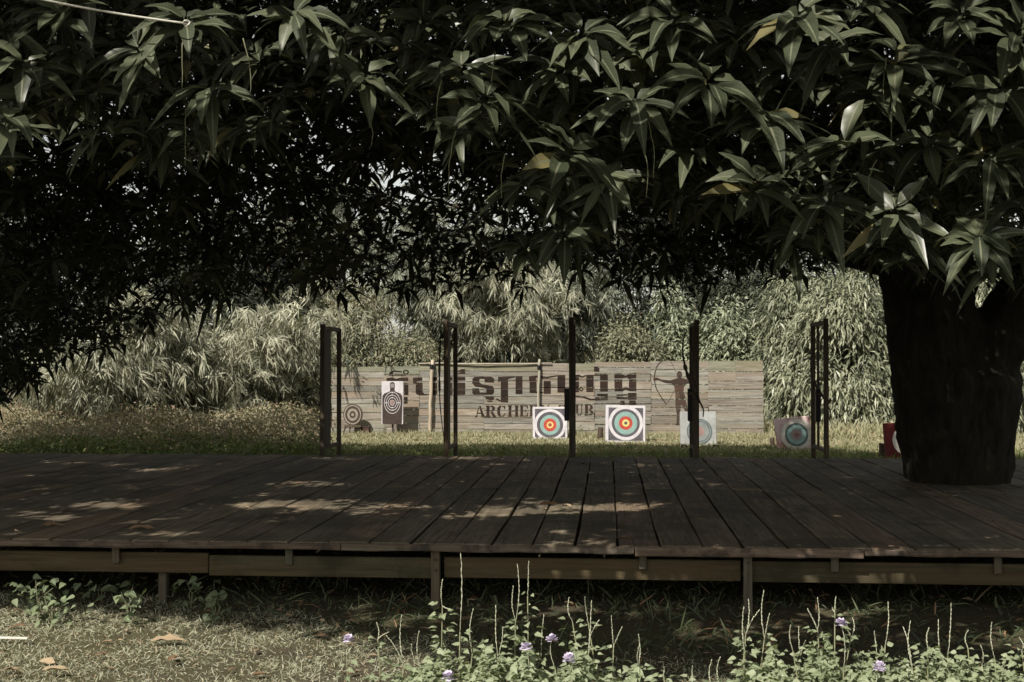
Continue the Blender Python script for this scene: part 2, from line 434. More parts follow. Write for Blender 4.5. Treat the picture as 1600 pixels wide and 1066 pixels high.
# joist ends between boards and beam
for px in (166, 447, 1004, 1296, -120, 1540):
    x = G(px, 868, .32)[0]
    b = MB(); b.box(inv((x-.022, yF+.03, .25)), inv((x+.022, yF+.057, HD-.04)), bev=.003, jit=.002)
    b.build('joist_block', M['leg'], deck)
for yy in (yF+1.3, yF+2.6, yF+3.9, yF+5.2, yB-.2):
    b = MB(); b.box(inv((-8, yy-.03, .26)), inv((7, yy+.03, HD-.04)), bev=.003); b.build('beam', M['beam'], deck)
# posts under the deck
for px, front in ((234, 0), (680, 1), (1165, 1), (-230, 0), (1650, 1)):
    x = G(px, 900, .2)[0]; y = yF+.035 if front else yF+.13
    w = .027
    b = MB(); b.box(inv((x-w, y-.022, -.05)), inv((x+w, y+.022, HD-.05 if front else .3)), bev=.004, jit=.003)
    leg = b.build('leg', M['leg'], deck)
    if front:
        for zz in (.30, .235):
            q = MB(); q.tube([inv((x, y-.032, zz)), inv((x, y-.018, zz))], .009, 8); q.build('bolt', M['metal'], leg)
for yy in (yF+2.6, yB-.1):
    for x in np.arange(-7, 7, 1.8):
        b = MB(); b.box(inv((x-.03, yy+.035, -.05)), inv((x+.03, yy+.08, HD-.05)), bev=.003); b.build('leg', M['leg'], deck)

# ------------------------------------------------------------------ bow racks
yN = yB-.06; yFar = yN+.9
ords = ['leftmost bow rack on the far edge of the deck, empty, with a wide centre slat',
        'second bow rack from the left, a thin bow tip rising above it',
        'middle bow rack, seen edge-on as one post, a black quiver box on its side',
        'fourth bow rack from the left, holding a recurve bow and a quiver box',
        'rightmost bow rack beside the mango trunk, open frame with quiver box']
racks = []
def rack(pxn, label, top_n, slat, quiv, lowbar=True):
    x = G(pxn, 713.5, HD)[0]
    x = PY(pxn, 713, yN)[0]
    zt = PY(pxn, top_n, yN)[2]; w = .026
    t = empty('bow_rack', (x, yN, HD), label, 'bow rack', 'bow racks along the far edge of the deck')
    D = yFar-yN
    b = MB(); b.box((-w, -.03, -.02), (w, .03, zt-HD), bev=.004, jit=.003); b.build('post', M['rack'], t)
    b = MB(); b.box((-w*.9, D-.03, -HD-.05), (w*.9, D+.03, zt-HD-.03), bev=.004, jit=.003); b.build('post', M['rack'], t)
    b = MB(); b.box((-w*.8, .033, zt-HD-.07), (w*.8, D-.033, zt-HD-.02), bev=.004, jit=.002); b.build('top_rail', M['rack'], t)
    b = MB(); b.box((-w*.7, .033, -.06+.12), (w*.7, D-.033, -.02+.12), bev=.003, jit=.002); b.build('bottom_rail', M['rack'], t)
    if slat:
        b = MB(); b.box((-.012, .10, .103), (.012, .10+slat, zt-HD-.073), bev=.002); b.build('slat', M['rack'], t)
    else:
        b = MB(); b.box((-.012, .52, .103), (.012, .56, zt-HD-.073), bev=.002); b.build('slat', M['rack'], t)
    if quiv:
        s = quiv
        q = empty('quiver_box', (x+s*(w+.032), yN+.2, HD+.4), quiver_labels[len(racks)], 'quiver', 'black quiver boxes on the bow racks')
        b = MB()
        b.box((-.028, -.05, 0), (.028, .05, .37), bev=.006)
        body = b.build('body', M['black'], q)
        b = MB(); b.box((-.031, -.053, .30), (.031, .053, .325), bev=.002); b.build('strap', M['rack'], q)
    racks.append((x, zt)); return t
quiver_labels = {2: 'black upright quiver box fixed to the left side of the middle bow rack',
                 3: 'black upright quiver box on the left face of the rack with the big bow',
                 4: 'black quiver box inside the rightmost rack next to the mango trunk'}
rack(504, ords[0], 507, .28, 0)
rack(697, ords[1], 500, .20, 0)
rack(893, ords[2], 496, 0, -1)
rack(1088.5, ords[3], 500, 0, -1)
rack(1291, ords[4], 498, 0, -1)

# recurve bows
def bow(label, pts_px, Y, strung=True, wid=.011):
    P = [PY(a, c, Y) for a, c in pts_px]; base = P[-1]
    # smooth curve through points
    P = [np.array(p) for p in P]; Q = []
    for i in range(len(P)-1):
        p0 = P[max(i-1,0)]; p1 = P[i]; p2 = P[i+1]; p3 = P[min(i+2,len(P)-1)]
        for k in range(5):
            t = k/5; Q.append(.5*((2*p1)+(-p0+p2)*t+(2*p0-5*p1+4*p2-p3)*t*t+(-p0+3*p1-3*p2+p3)*t**3))
    Q.append(P[-1]); n = len(Q)
    t = empty('recurve_bow', base, label, 'bow', 'bows hung on the racks')
    Ql = [q-base for q in Q]
    a, c = int(n*.36), int(n*.64)
    rad = lambda i: wid*(.45+.9*math.sin(math.pi*min(max(i/(n-1), .05), .95)))
    for (i0, i1) in ((0, a), (c-1, n-1)):
        b = MB(); b.tube(Ql[i0:i1+1], [rad(i) for i in range(i0, i1+1)], 6, flat=.6); b.build('limb', M['black'], t, smooth=True)
    b = MB(); b.tube(Ql[a:c], [wid*1.5*(1+.35*math.sin((i-a)*2.2)) for i in range(a, c)], 8, flat=.8); b.build('riser', M['rack'], t, smooth=True)
    if strung:
        b = MB(); b.tube([Ql[0], Ql[-1]], .0015, 5); b.build('bow_string', M['stalk'], t)
    return t
bow('black recurve bow hung across the fourth rack, its lower limb curling out right', [(1073, 515), (1067, 535), (1068, 560), (1074, 585), (1083, 606), (1092, 625), (1099, 640), (1098.5, 652)], yN-.10, True, .016)
bow('slim dark bow leaning in the second rack, tip above its top rail', [(690.5, 478), (690, 500), (688, 530), (686.5, 580), (687.5, 630), (691, 665), (694, 690)], yN-.04, False, .010)
bow('dark bow hung in the rightmost rack, lower tip curling out to the right', [(1276, 525), (1270, 545), (1267, 568), (1271, 592), (1281, 612), (1291, 630), (1298, 645), (1296, 657)], yN+.35, True, .013)

# ------------------------------------------------------------------ plank wall with painted lettering
YW = G(860, 681, 0)[1]
print('wall depth', YW)
xL = PY(530, 600, YW)[0]
wall = empty('plank_wall', (xL, YW, 0), 'long grey plank backstop wall painted with Khmer lettering and an archer', 'wall')
def wl(px, py): p = PY(px, py, YW); return (p[0]-xL, p[2])
planks = []
pb = MB()
edges = [(518, 600, 573, 10), (600, 655, 572, 9), (655, 756, 569, 11), (756, 845, 568.5, 10), (845, 929, 567.5, 9), (929, 1017, 565.5, 11), (1017, 1107, 564, 10), (1107, 1192, 563.5, 9)]
for (a, c, ty, nr) in edges:
    x0 = wl(a, 600)[0]; x1 = wl(c, 600)[0]; zt = wl((a+c)/2, ty)[1]
    zs = [0.0]
    for i in range(nr): zs.append(zs[-1]+random.uniform(.75, 1.3))
    zs = [-.03+(zt+.03)*z/zs[-1] for z in zs]
    for i in range(nr):
        e0 = random.uniform(-.03, .012); e1 = random.uniform(-.012, .03)
        yo = random.uniform(-.010, .010)
        xa, xb = x0+e0*.6+.004, x1+e1*.6-.004
        split = random.random() < .3
        parts = [(xa, xb)] if not split else [(xa, xa+(xb-xa)*.5-.002), (xa+(xb-xa)*.5+.002, xb)]
        for (qa, qb) in parts:
            yy = yo+random.uniform(-.003, .003)
            z0 = zs[i]+.003; z1 = zs[i+1]-.003
            j = [random.uniform(-.006, .006) for _ in range(4)]
            segs = 5; vs = []
            for s_ in range(segs+1):
                xx = qa+(qb-qa)*s_/segs; k0 = random.uniform(0, .005); k1 = random.uniform(0, .005)
                vs += [(xx, yy, z0+k0), (xx, yy, z1-k1), (xx, yy+.02, z1-k1), (xx, yy+.02, z0+k0)]
            fs = [(3,2,1,0), tuple(segs*4+i2 for i2 in range(4))]
            for s_ in range(segs):
                for i2 in range(4):
                    i3 = (i2+1) % 4; fs.append((s_*4+i2, s_*4+i3, (s_+1)*4+i3, (s_+1)*4+i2))
            mi = 1 if (i == nr-1 and random.random() < .8) else 0
            pb.add(vs, [f[::-1] for f in fs], mi)
            planks.append((qa, qb, z0+.004, z1-.004, yy))
pb.build('planks', [M['wall'], M['moss']], wall)
# uprights behind
b = MB()
for px in (535, 600, 655, 756, 845, 929, 1017, 1107, 1188):
    x = wl(px, 600)[0]; b = MB(); b.box((x-.04, .034, -.05), (x+.04, .10, wl(px, 572)[1]), bev=.004); b.build('upright', M['leg'], wall)

def clip(poly, ax, val, keep_gt):
    out = []
    for i in range(len(poly)):
        p = poly[i]; q = poly[(i+1) % len(poly)]
        ip = (p[ax] >= val) if keep_gt else (p[ax] <= val); iq = (q[ax] >= val) if keep_gt else (q[ax] <= val)
        if ip: out.append(p)
        if ip != iq:
            t = (val-p[ax])/(q[ax]-p[ax]); out.append((p[0]+t*(q[0]-p[0]), p[1]+t*(q[1]-p[1])))
    return out
from mathutils.geometry import tessellate_polygon
def paint(name, polys, mat):
    """polys in wall-local (x,z); cut to the planks they are painted on"""
    b = MB()
    for n_, poly in enumerate(polys):
        tris = tessellate_polygon([[Vector((p[0], p[1], 0)) for p in poly]])
        for t in tris:
            tri = [poly[i] for i in t]
            xs = [p[0] for p in tri]; zs = [p[1] for p in tri]
            for k, (qa, qb, z0, z1, yy) in enumerate(planks):
                if max(xs) < qa or min(xs) > qb or max(zs) < z0 or min(zs) > z1: continue
                c = tri
                for ax, v, g in ((0, qa, 1), (0, qb, 0), (1, z0, 1), (1, z1, 0)):
                    c = clip(c, ax, v, g)
                    if len(c) < 3: break
                if len(c) < 3: continue
                y = yy-.0015-.0002*(n_ % 12)
                ar = sum(c[i][0]*c[(i+1) % len(c)][1]-c[(i+1) % len(c)][0]*c[i][1] for i in range(len(c)))
                if abs(ar) < 1e-7: continue
                idx = tuple(range(len(c)))
                b.add([(p[0], y, p[1]) for p in c], [idx if ar > 0 else idx[::-1]], 0, (k*.37) % 1)
    b.build(name, mat, wall)
def T(crop):
    ox, oy, sc = {2: (590, 565, 7.895), 3: (740, 565, 7.895), 4: (930, 550, 7.105)}[crop]
    return lambda pts: [wl(ox+x/sc, oy+y/sc) for x, y in pts]
def rc(x0, y0, x1, y1): return [(x0,y0),(x1,y0),(x1,y1),(x0,y1)]
def ringp(cx, cy, ro, ri, n=14, ky=1.0):
    out = []
    for i in range(n):
        a0 = 2*math.pi*i/n; a1 = 2*math.pi*(i+1)/n
        out.append([(cx+ro*math.cos(a0), cy+ro*ky*math.sin(a0)), (cx+ro*math.cos(a1), cy+ro*ky*math.sin(a1)),
                    (cx+ri*math.cos(a1), cy+ri*ky*math.sin(a1)), (cx+ri*math.cos(a0), cy+ri*ky*math.sin(a0))])
    return out
big = []
t2 = T(2); t3 = T(3); t4 = T(4)
for p in [[(138,175),(148,130),(200,110),(300,120),(300,136),(205,130),(180,150),(345,155),(370,163),(330,177)],
          *ringp(350, 131, 38, 20, 12, .8),
          [(110,205),(180,194),(225,214),(280,200),(378,197),(380,240),(110,240)], rc(325,265,380,415), rc(322,437,370,520),
          [(435,200),(550,193),(552,235),(490,240),(475,275),(440,272)],
          [(470,262),(555,258),(556,372),(575,400),(640,402),(640,413),(492,413),(470,392)],
          [(640,195),(735,193),(736,235),(690,240),(640,238)], [(682,262),(736,262),(736,394),(716,413),(640,413),(640,400),(682,384)],
          [(985,127),(1035,95),(1080,93),(1080,155),(985,155),(985,142),(1040,135)], rc(890,190,925,235), rc(890,260,925,410), rc(985,190,1082,235), rc(985,260,1082,410),
          [(1170,212),(1195,190),(1400,184),(1437,210),(1437,260),(1322,258),(1320,215),(1258,215),(1256,258),(1290,280),(1420,305),(1437,335),(1437,385),(1412,410),(1188,410),(1168,390),(1168,330),(1250,330),(1262,382),(1340,382),(1343,330),(1205,312),(1168,270)],
          [(1330,430),(1435,428),(1437,470),(1400,482),(1330,462)],
          [(1340,482),(1400,484),(1430,500),(1360,498)]]: big.append(t2(p))
for p in [[(303,187),(512,180),(512,195),(432,215),(420,237),(332,242),(303,258)], rc(335,243,425,478), [(335,480),(425,480),(425,508),(350,503),(268,468),(290,455)],
          rc(518,180,602,402),
          [(684,182),(770,172),(900,188),(1030,168),(1030,184),(900,206),(775,196),(765,232),(684,232)],
          [(690,246),(776,246),(776,370),(860,376),(860,392),(700,388),(690,376)], rc(865,240,952,398), rc(1034,167,1130,382),
          [(1245,165),(1300,160),(1338,183),(1386,163),(1386,182),(1340,202),(1300,190),(1245,190)], rc(1250,193,1298,235), rc(1250,247,1300,380), rc(1390,163,1480,377), *ringp(1328, 340, 28, 13, 10), 
          [(1483,160),(1579,160),(1579,176),(1483,176)], rc(1486,63,1552,126),
          [(1180,430),(1255,425),(1350,425),(1450,460),(1560,455),(1560,477),(1440,480),(1340,446),(1255,441),(1180,445)],
          ]: big.append(t3(p))
for p in [[(0,238),(50,238),(50,250),(0,262)], rc(54,240,140,440),
          [(212,240),(290,238),(335,266),(382,240),(456,234),(456,290),(370,300),(352,282),(300,292),(212,294)],
          rc(214,306,300,400), rc(374,304,456,400), [(214,403),(300,403),(340,392),(380,403),(456,403),(456,437),(385,437),(340,418),(300,437),(214,437)],
          rc(22,464,140,490), rc(62,493,140,520), [(0,498),(40,505),(60,523),(140,523),(140,537),(0,540)],
          [(234,474),(360,468),(360,484),(236,490)], rc(236,500,360,523), rc(364,454,458,530), rc(280,542,326,588), rc(376,540,450,588)]: big.append(t4(p))
paint('khmer_lettering', big, M['paint'])

# ARCHERY CLUB, slab-serif stencil capitals
def glyph(ch):
    s = .16
    if ch == 'A': return [[(0,0),(.12,0),(.34,.78),(.30,.92)], rc(-.06,0,.2,.09)[:], [(.36,1),(.52,1),(1.0,.0),(.66,0)], rc(.58,-.0,1.08,.09), rc(.22,.30,.58,.40)]
    if ch == 'R': return [rc(.08,0,.38,1), rc(0,0,.46,.09), rc(0,.91,.3,1), [(.44,1),(.74,.98),(.9,.85),(.9,.65),(.76,.52),(.44,.5),(.44,.58),(.62,.62),(.64,.86),(.44,.91)], [(.46,.47),(.72,.47),(1.02,.06),(1.0,0),(.74,0)]]
    if ch == 'C': return [[(.46,1),(.22,.96),(.03,.75),(.0,.5),(.03,.25),(.22,.04),(.46,0),(.46,.1),(.36,.2),(.33,.5),(.36,.8),(.46,.9)], [(.54,1),(.8,.93),(.84,1),(.9,1),(.9,.66),(.83,.66),(.72,.86),(.54,.91)], [(.54,0),(.76,.05),(.92,.3),(.85,.34),(.7,.14),(.54,.09)]]
    if ch == 'H': return [rc(.05,0,.32,1), rc(-.02,0,.4,.08), rc(-.02,.92,.4,1), rc(.68,0,.95,1), rc(.6,0,1.02,.08), rc(.6,.92,1.02,1), rc(.36,.46,.64,.56)]
    if ch == 'E': return [rc(.06,0,.36,1), rc(0,0,.4,.08), rc(0,.92,.4,1), [(.44,1),(.92,1),(.92,.68),(.85,.68),(.76,.9),(.44,.91)], [(.44,0),(.92,0),(.96,.36),(.88,.36),(.78,.1),(.44,.09)], [(.44,.46),(.66,.46),(.66,.34),(.72,.34),(.72,.68),(.66,.68),(.66,.56),(.44,.56)]]
    if ch == 'Y': return [[(0,1),(.34,1),(.58,.56),(.42,.44)], rc(.36,0,.64,.42), rc(.26,0,.74,.07), [(.62,.62),(.84,1),(.98,1),(.66,.5)]]
    if ch == 'L': return [rc(.06,0,.36,1), rc(0,0,.4,.08), rc(0,.92,.42,1), [(.44,0),(.92,0),(.96,.42),(.88,.42),(.76,.1),(.44,.09)]]
    if ch == 'U': return [[(.06,1),(.34,1),(.34,.25),(.46,.1),(.46,0),(.24,.03),(.08,.2)], rc(0,.92,.42,1), [(.54,.1),(.66,.12),(.76,.3),(.76,.95),(.86,.95),(.86,.25),(.74,.05),(.54,0)], rc(.66,.92,.96,1)]
    if ch == 'B': return [rc(.06,0,.36,1), rc(0,0,.4,.08), rc(0,.92,.4,1), [(.44,1),(.7,.98),(.86,.86),(.86,.64),(.72,.53),(.44,.52),(.44,.6),(.58,.64),(.6,.86),(.44,.91)], [(.44,.48),(.74,.48),(.92,.36),(.92,.14),(.76,.02),(.44,0),(.44,.09),(.6,.14),(.64,.36),(.44,.41)]]
    return []
small = []
xs_px = [(744,757,'A'),(759.5,774,'R'),(777.5,790,'C'),(794.5,809.5,'H'),(813,825,'E'),(828,842,'R'),(845,858,'Y'),(871,883,'C'),(886,897,'L'),(900,910.5,'U'),(914,927.5,'B')]
for x0, x1, ch in xs_px:
    yb = 652.3-(x0-744)*3.2/183; yt = 634-(x0-744)*2.0/183
    for g_ in glyph(ch):
        small.append([wl(x0-.7+(x1-x0+1.4)*u, yb+(yt-yb)*w) for u, w in g_])
paint('club_lettering', small, M['paint'])
# archer silhouette
arch = [[(905,294),(965,290),(1000,300),(1052,300),(1082,322),(1045,348),(1002,360),(985,392),(980,440),(998,490),(1008,560),(1032,640),(1060,740),(1062,810),(1030,810),(1026,745),(1000,660),(952,580),(946,640),(938,720),(932,780),(940,815),(896,815),(904,780),(905,680),(890,600),(890,500),(887,440),(878,385),(850,352),(780,346),(700,316),(660,322),(645,308),(648,288),(690,285),(730,305),(830,316),(880,302)],
        [(935+31*math.cos(a), 252+40*math.sin(a)) for a in np.linspace(0, 6.283, 15)[:-1]], rc(915,280,955,300)]
def strip(pts, w):
    out = []
    for (x0,y0), (x1,y1) in zip(pts, pts[1:]):
        d = math.hypot(x1-x0, y1-y0); nx, ny = -(y1-y0)/d*w, (x1-x0)/d*w
        out.append([(x0+nx,y0+ny),(x1+nx,y1+ny),(x1-nx,y1-ny),(x0-nx,y0-ny)])
    return out
arch += strip([(748,100),(722,114),(700,140),(678,175),(666,220),(657,260),(655,310),(664,350),(672,390),(690,430),(712,470),(745,520),(790,582)], 6.5)
arch += strip([(835,100),(900,225)], 3) + strip([(880,425),(800,575)], 3)
paint('archer_silhouette', [t4(p) for p in arch], M['paint2'])

# peeled poles in front of the wall
def pole(pts, r, label, parentname='wooden_pole', tie=None):
    P = [np.array(p) for p in pts]; base = P[0]
    t = empty(parentname, base, label, 'pole')
    b = MB(); n = 12; Q = []; rr = []
    for i in range(n+1):
        u = i/n*(len(P)-1); k = min(int(u), len(P)-2); f = u-k
        Q.append(P[k]*(1-f)+P[k+1]*f-base+np.array([random.uniform(-.008,.008) for _ in range(3)])); rr.append(r*random.uniform(.85, 1.1))
    b.tube(Q, rr, 8); b.build('shaft', M['pole'], t, smooth=True)
    if tie is not None:
        q = MB(); q.tube([np.array(tie)-base+np.array([0,0,-.05]), np.array(tie)-base+np.array([0,0,.04])], r*1.35, 8); q.build('binding', M['black'], t)
    return t
pole([PY(671.5, 681, YW-.1), PY(673, 620, YW-.09), PY(676, 562, YW-.06)], .034, 'thick pale peeled pole against the wall, left of the two', tie=PY(675, 573, YW-.065))
pole([PY(840.5, 683, YW-.1), PY(842.5, 562, YW-.06)], .024, 'thinner upright peeled pole against the wall, above the left square target', tie=PY(842, 574, YW-.062))
pole([PY(655, 567.5, YW-.03), PY(760, 569, YW-.05), PY(862, 568, YW-.03)], .014, 'thin horizontal pole lashed along the top of the wall', parentname='horizontal_pole')

# ------------------------------------------------------------------ targets
def tm(name, c, v=.8, sc=9, lo=.4, hi=.62, c2=None):
    c2 = c2 or tuple(x*v for x in c); return plain(name, c2, c, sc, .75, lo=lo, hi=hi)
TM = dict(white=tm('target_white', (.68,.65,.68)), black=tm('target_black', (.075,.07,.08), 1.6), blue=tm('target_blue', (.27,.42,.385), .8),
          red=tm('target_red', (.52,.08,.055), .75), yellow=tm('target_yellow', (.72,.62,.22), .8), foam=tm('target_foam', (.40,.37,.33), .6),
          fwhite=tm('faded_white', (.44,.45,.44), .72, 5), fgrey=tm('faded_ring', (.075,.095,.095), 1.9, 8), fblue=tm('faded_blue', (.21,.225,.22), 1.3, 7), fpink=tm('faded_pink', (.36,.24,.22), .7, 8),
          pink=tm('stained_pink', (.62,.48,.47), 1, 3.2, .36, .5, (.36,.12,.09)), dred=tm('dark_red', (.17,.025,.025), .6, 4), fring=tm('cream_ring', (.68,.64,.56), .7, 5), brown=tm('target_brown', (.05,.035,.03), 1.4), woodr=tm('target_wood', (.36,.32,.26), .7, 12))
def face(b, rings, cx, cz, y, n=40, kx=1.0):
    """concentric rings [(r_outer, mat index)...] largest first, last is a disc; flat, no overlaps"""
    for i, (ro, mi) in enumerate(rings):
        ri = rings[i+1][0] if i+1 < len(rings) else 0
        for k in range(n):
            a0 = 2*math.pi*k/n; a1 = 2*math.pi*(k+1)/n
            p = lambda r, a: (cx+r*kx*math.cos(a), y, cz+r*math.sin(a))
            if ri > 0: b.add([p(ri,a0), p(ro,a0), p(ro,a1), p(ri,a1)], [(0,1,2,3)], mi, .5)
            else: b.add([(cx,y,cz), p(ro,a0), p(ro,a1)], [(0,1,2)], mi, .5)
def square_target(name, label, pxl, pxr, pyt, pyb, rings, mats, board_mat, corner=None, tilt=0, lean=-.12, cxf=.5, czf=.5, ringscale=1.0, frame=None, thick=.10, dgr=0.0, extra=None):
    c = G((pxl+pxr)/2, pyb, 0); d = proj(c)[2]
    w = (pxr-pxl)/F*d; h = (pyb-pyt)/F*d+dgr
    t = empty(name, c, label, 'archery target', 'square archery targets on the range')
    t.rotation_euler = (lean, tilt, YAW)
    b = MB(); b.box((-w/2, 0, -dgr), (w/2, thick, h-dgr), bev=.008, jit=.006); b.build('board', board_mat, t)
    b = MB()
    cx = (cxf-.5)*w; cz = czf*h-dgr
    if corner:
        f = frame or .07; fx = w/2*(1-f*2); 
        face_rect = [(-w/2*.86, h*.07-dgr), (w/2*.86, h*.07-dgr), (w/2*.86, h*.93-dgr), (-w/2*.86, h*.93-dgr)]
        b.add([(x, -.009, z) for x, z in face_rect], [(0,1,2,3)], len(mats)-1, .5)
        b.add([(-w/2*.97,-.0075,h*.015-dgr),(w/2*.97,-.0075,h*.015-dgr),(w/2*.97,-.0075,h*.985-dgr),(-w/2*.97,-.0075,h*.985-dgr)], [(0,1,2,3)], 0, .5)
    face(b, [(r*w*ringscale, mi) for r, mi in rings], cx, cz, -.012)
    b.build('target_face', mats, t)
    return t, w, h
full = [(.455, 0), (.375, 1), (.285, 2), (.185, 3), (.095, 4), (.055, 3), (.026, 1)]
mt = [TM['white'], TM['black'], TM['blue'], TM['red'], TM['yellow'], TM['black']]
square_target('archery_target', 'white square target with crisp rings, half behind the middle bow rack', 832, 887, 635, 687, full, mt, TM['foam'], corner=True, lean=-.16, czf=.44)
square_target('archery_target', 'white-framed square target with streaked rings, between the middle and fourth racks', 946, 1009, 633, 693, [(.43, 0), (.35, 1), (.285, 2), (.17, 3), (.09, 4), (.04, 1)], mt, TM['white'], corner=True, lean=-.14, tilt=.02, czf=.53)
square_target('archery_target', 'pale grey washed-out square target behind the fourth rack, on dark blocks', 1064, 1120, 643, 697, [(.355, 1), (.32, 2), (.30, 1), (.27, 2), (.14, 3)], [TM['fwhite'], TM['fgrey'], TM['fblue'], TM['fpink']], TM['fwhite'], cxf=.52, czf=.42, lean=-.12)
tt, w_, h_ = square_target('archery_target', 'pink and red stained square target with dark rings, left of the last rack', 1217, 1272, 652, 705, [(.45, 0), (.335, 1), (.27, 2), (.18, 4), (.12, 3)], [TM['fring'], TM['fgrey'], TM['blue'], TM['fpink'], TM['fblue']], TM['pink'], tilt=-.10, cxf=.56, czf=.48, lean=-.15)
# the number 80 on its middle
b = MB(); s_ = w_*.05
for k, cx in ((0, -.5), (1, .8)):
    for q in (ringp(w_*.06+cx*s_*1.1, h_*.48, s_*.55, s_*.32, 10, 1.5) if k else ringp(w_*.06+cx*s_*1.1, h_*.48+s_*.42, s_*.45, s_*.22, 10)+ringp(w_*.06+cx*s_*1.1, h_*.48-s_*.45, s_*.5, s_*.26, 10)):
        b.add([(x, -.0145, z) for x, z in q], [(0,1,2,3)], 0, .5)
b.build('number', TM['brown'], tt)
square_target('archery_target', 'dark red square target with dark rings, half hidden behind the mango trunk', 1386, 1440, 660, 717, [(.43, 0), (.30, 1), (.24, 2), (.15, 3)], [TM['fring'], TM['fgrey'], TM['blue'], TM['dred']], TM['dred'], tilt=-.03, cxf=.62, czf=.5, lean=-.14)

# silhouette target
c = PY(613, 663, YW-.45); d = proj(c)[2]; k = d/F
st = empty('silhouette_target', (c[0], c[1], 0), 'upright white board with black bottle silhouette and white rings, red centre', 'target')
w = 34*k; z0 = c[2]; h = 67*k
b = MB(); b.box((-w/2, 0, z0), (w/2, .03, z0+h), bev=.003); b.build('board', TM['white'], st)
sil = [(-.46,.02),(-.40,.0),(.40,0),(.44,.03),(.47,.55),(.46,.66),(.38,.715),(.2,.75),(.11,.77),(.10,.84),(.12,.90),(.10,.96),(.04,.985),(-.04,.985),(-.10,.96),(-.12,.90),(-.10,.84),(-.11,.77),(-.2,.75),(-.38,.715),(-.46,.66),(-.47,.55)]
b = MB(); b.add([(x*w, -.004, z0+z*h) for x, z in sil], [tuple(range(len(sil)))], 0, .5)
for r_ in (.37, .28, .19):
    for q in ringp(0, z0+h*.50, r_*w+.0045, r_*w-.0045, 28, 1.32 if r_ > .3 else 1.25): b.add([(x, -.007, z) for x, z in q], [(0,1,2,3)], 1, .5)
for q in ringp(0, z0+h*.50, .10*w, 0.002, 20, 1.15): b.add([(x, -.007, z) for x, z in q], [(0,1,2,3)], 2, .5)
for q in ringp(0, z0+h*.50, .115*w, .10*w+.0005, 20, 1.15): b.add([(x, -.0072, z) for x, z in q], [(0,1,2,3)], 1, .5)
for q in ringp(0, z0+h*.90, .085*w, .085*w-.007, 16)+ringp(0, z0+h*.90, .04*w, .04*w-.006, 12): b.add([(x, -.007, z) for x, z in q], [(0,1,2,3)], 1, .5)
for zz in (.33, .39, .62, .68, .735):
    b.add([(x, -.0085, z) for x, z in rc(-.012, z0+h*zz-.01, .012, z0+h*zz+.01)], [(0,1,2,3)], 1, .5)
for xx in (-.32, -.24, .24, .32):
    b.add([(x, -.0085, z) for x, z in rc(xx*w-.01, z0+h*.5-.008, xx*w+.01, z0+h*.5+.008)], [(0,1,2,3)], 1, .5)
b.build('target_face', [TM['brown'], TM['white'], TM['fpink']], st)
b = MB(); b.tube([(0, .045, -.02), (0, .045, z0+.3)], .018, 8); b.build('post', M['black'], st)
bs = empty('concrete_block', (c[0]-.04, c[1]-.02, 0), 'small whitish block at the foot of the silhouette target', 'block')
b = MB(); b.box((-.055, -.06, -.02), (.055, .02, .16), bev=.012, jit=.006); b.build('block', TM['woodr'], bs)

# round target on a low stand
c = PY(551, 648, YW-.35); d = proj(c)[2]; k = d/F
rt_ = empty('round_target', (c[0], c[1], 0), 'round dark-ringed wooden target on a low splayed stand at the wall left end', 'target')
b = MB(); r_ = 17*k
vs = []; n = 36
for yy in (0, .08):
    for i in range(n): vs.append((r_*.88*math.cos(i*2*math.pi/n), yy, c[2]+r_*math.sin(i*2*math.pi/n)))
b.add(vs, [tuple(range(n)), tuple(range(n, 2*n))[::-1]]+[(i+n, (i+1) % n+n, (i+1) % n, i) for i in range(n)], 0, .5)
b.build('disc', TM['woodr'], rt_)
b = MB(); face(b, [(r_*.99, 0), (r_*.9, 1), (r_*.78, 0), (r_*.57, 1), (r_*.33, 0), (r_*.15, 1)], 0, c[2], -.004, 36, .88); b.build('target_face', [TM['brown'], TM['woodr']], rt_)
b = MB(); b.box((-.16, -.03, c[2]-r_-.035), (.17, .11, c[2]-r_+.005), bev=.004); b.build('shelf', M['rack'], rt_)
for (xa, xb) in ((-.14, -.21), (-.05, -.07), (.14, .19)):
    b = MB(); b.tube([(xa, .03, c[2]-r_-.02), (xb, -.02, -.02)], .015, 6); b.build('leg', M['rack'], rt_)
c = PY(570, 668, YW-.25)
cr = empty('wooden_crate', (c[0], c[1], 0), 'low dark reddish crate in the grass right of the round target', 'crate')
b = MB(); b.box((-.10, -.05, -.02), (.09, .12, .165), bev=.004)
b.build('box_body', tm('crate_red', (.10,.05,.045), .7), cr)
b = MB(); b.box((-.105, -.055, .168), (.095, .125, .18), bev=.002); b.box((-.1,-.06,.06), (.09,-.052,.075)); b.build('rim', M['rack'], cr)

# stumps and blocks
def stump(px, py, w, h, label, name='wooden_stake'):
    c = G(px, py, 0); k = proj(c)[2]/F
    b = MB(); w *= k; h *= k
    n = 9; vs = []; fs = []
    for zi, (z, s_) in enumerate(((-.03, 1.05), (h*.5, 1.0), (h-.01, .97), (h, .85))):
        for i in range(n):
            a = 2*math.pi*i/n; q = 1+random.uniform(-.12, .12); vs.append((w/2*s_*q*math.cos(a), w/2*s_*q*math.sin(a), z+(random.uniform(-.012,.012) if zi > 1 else 0)))
    for z in range(3):
        for i in range(n): fs.append((z*n+i, z*n+(i+1) % n, (z+1)*n+(i+1) % n, (z+1)*n+i))
    fs.append(tuple(3*n+i for i in range(n))); b.add(vs, fs)
    o = b.build(name, M['rack'], loc=c); tag(o, label, 'stake', 'short dark stakes on the range')
stump(938, 687, 9, 19, 'short dark stake in the grass just left of the streaked square target')
stump(1206.5, 699, 8, 15, 'short dark stake in the grass left of the pink stained target')
stump(1379, 714, 12, 21, 'stout dark leaning stake left of the dark red target')
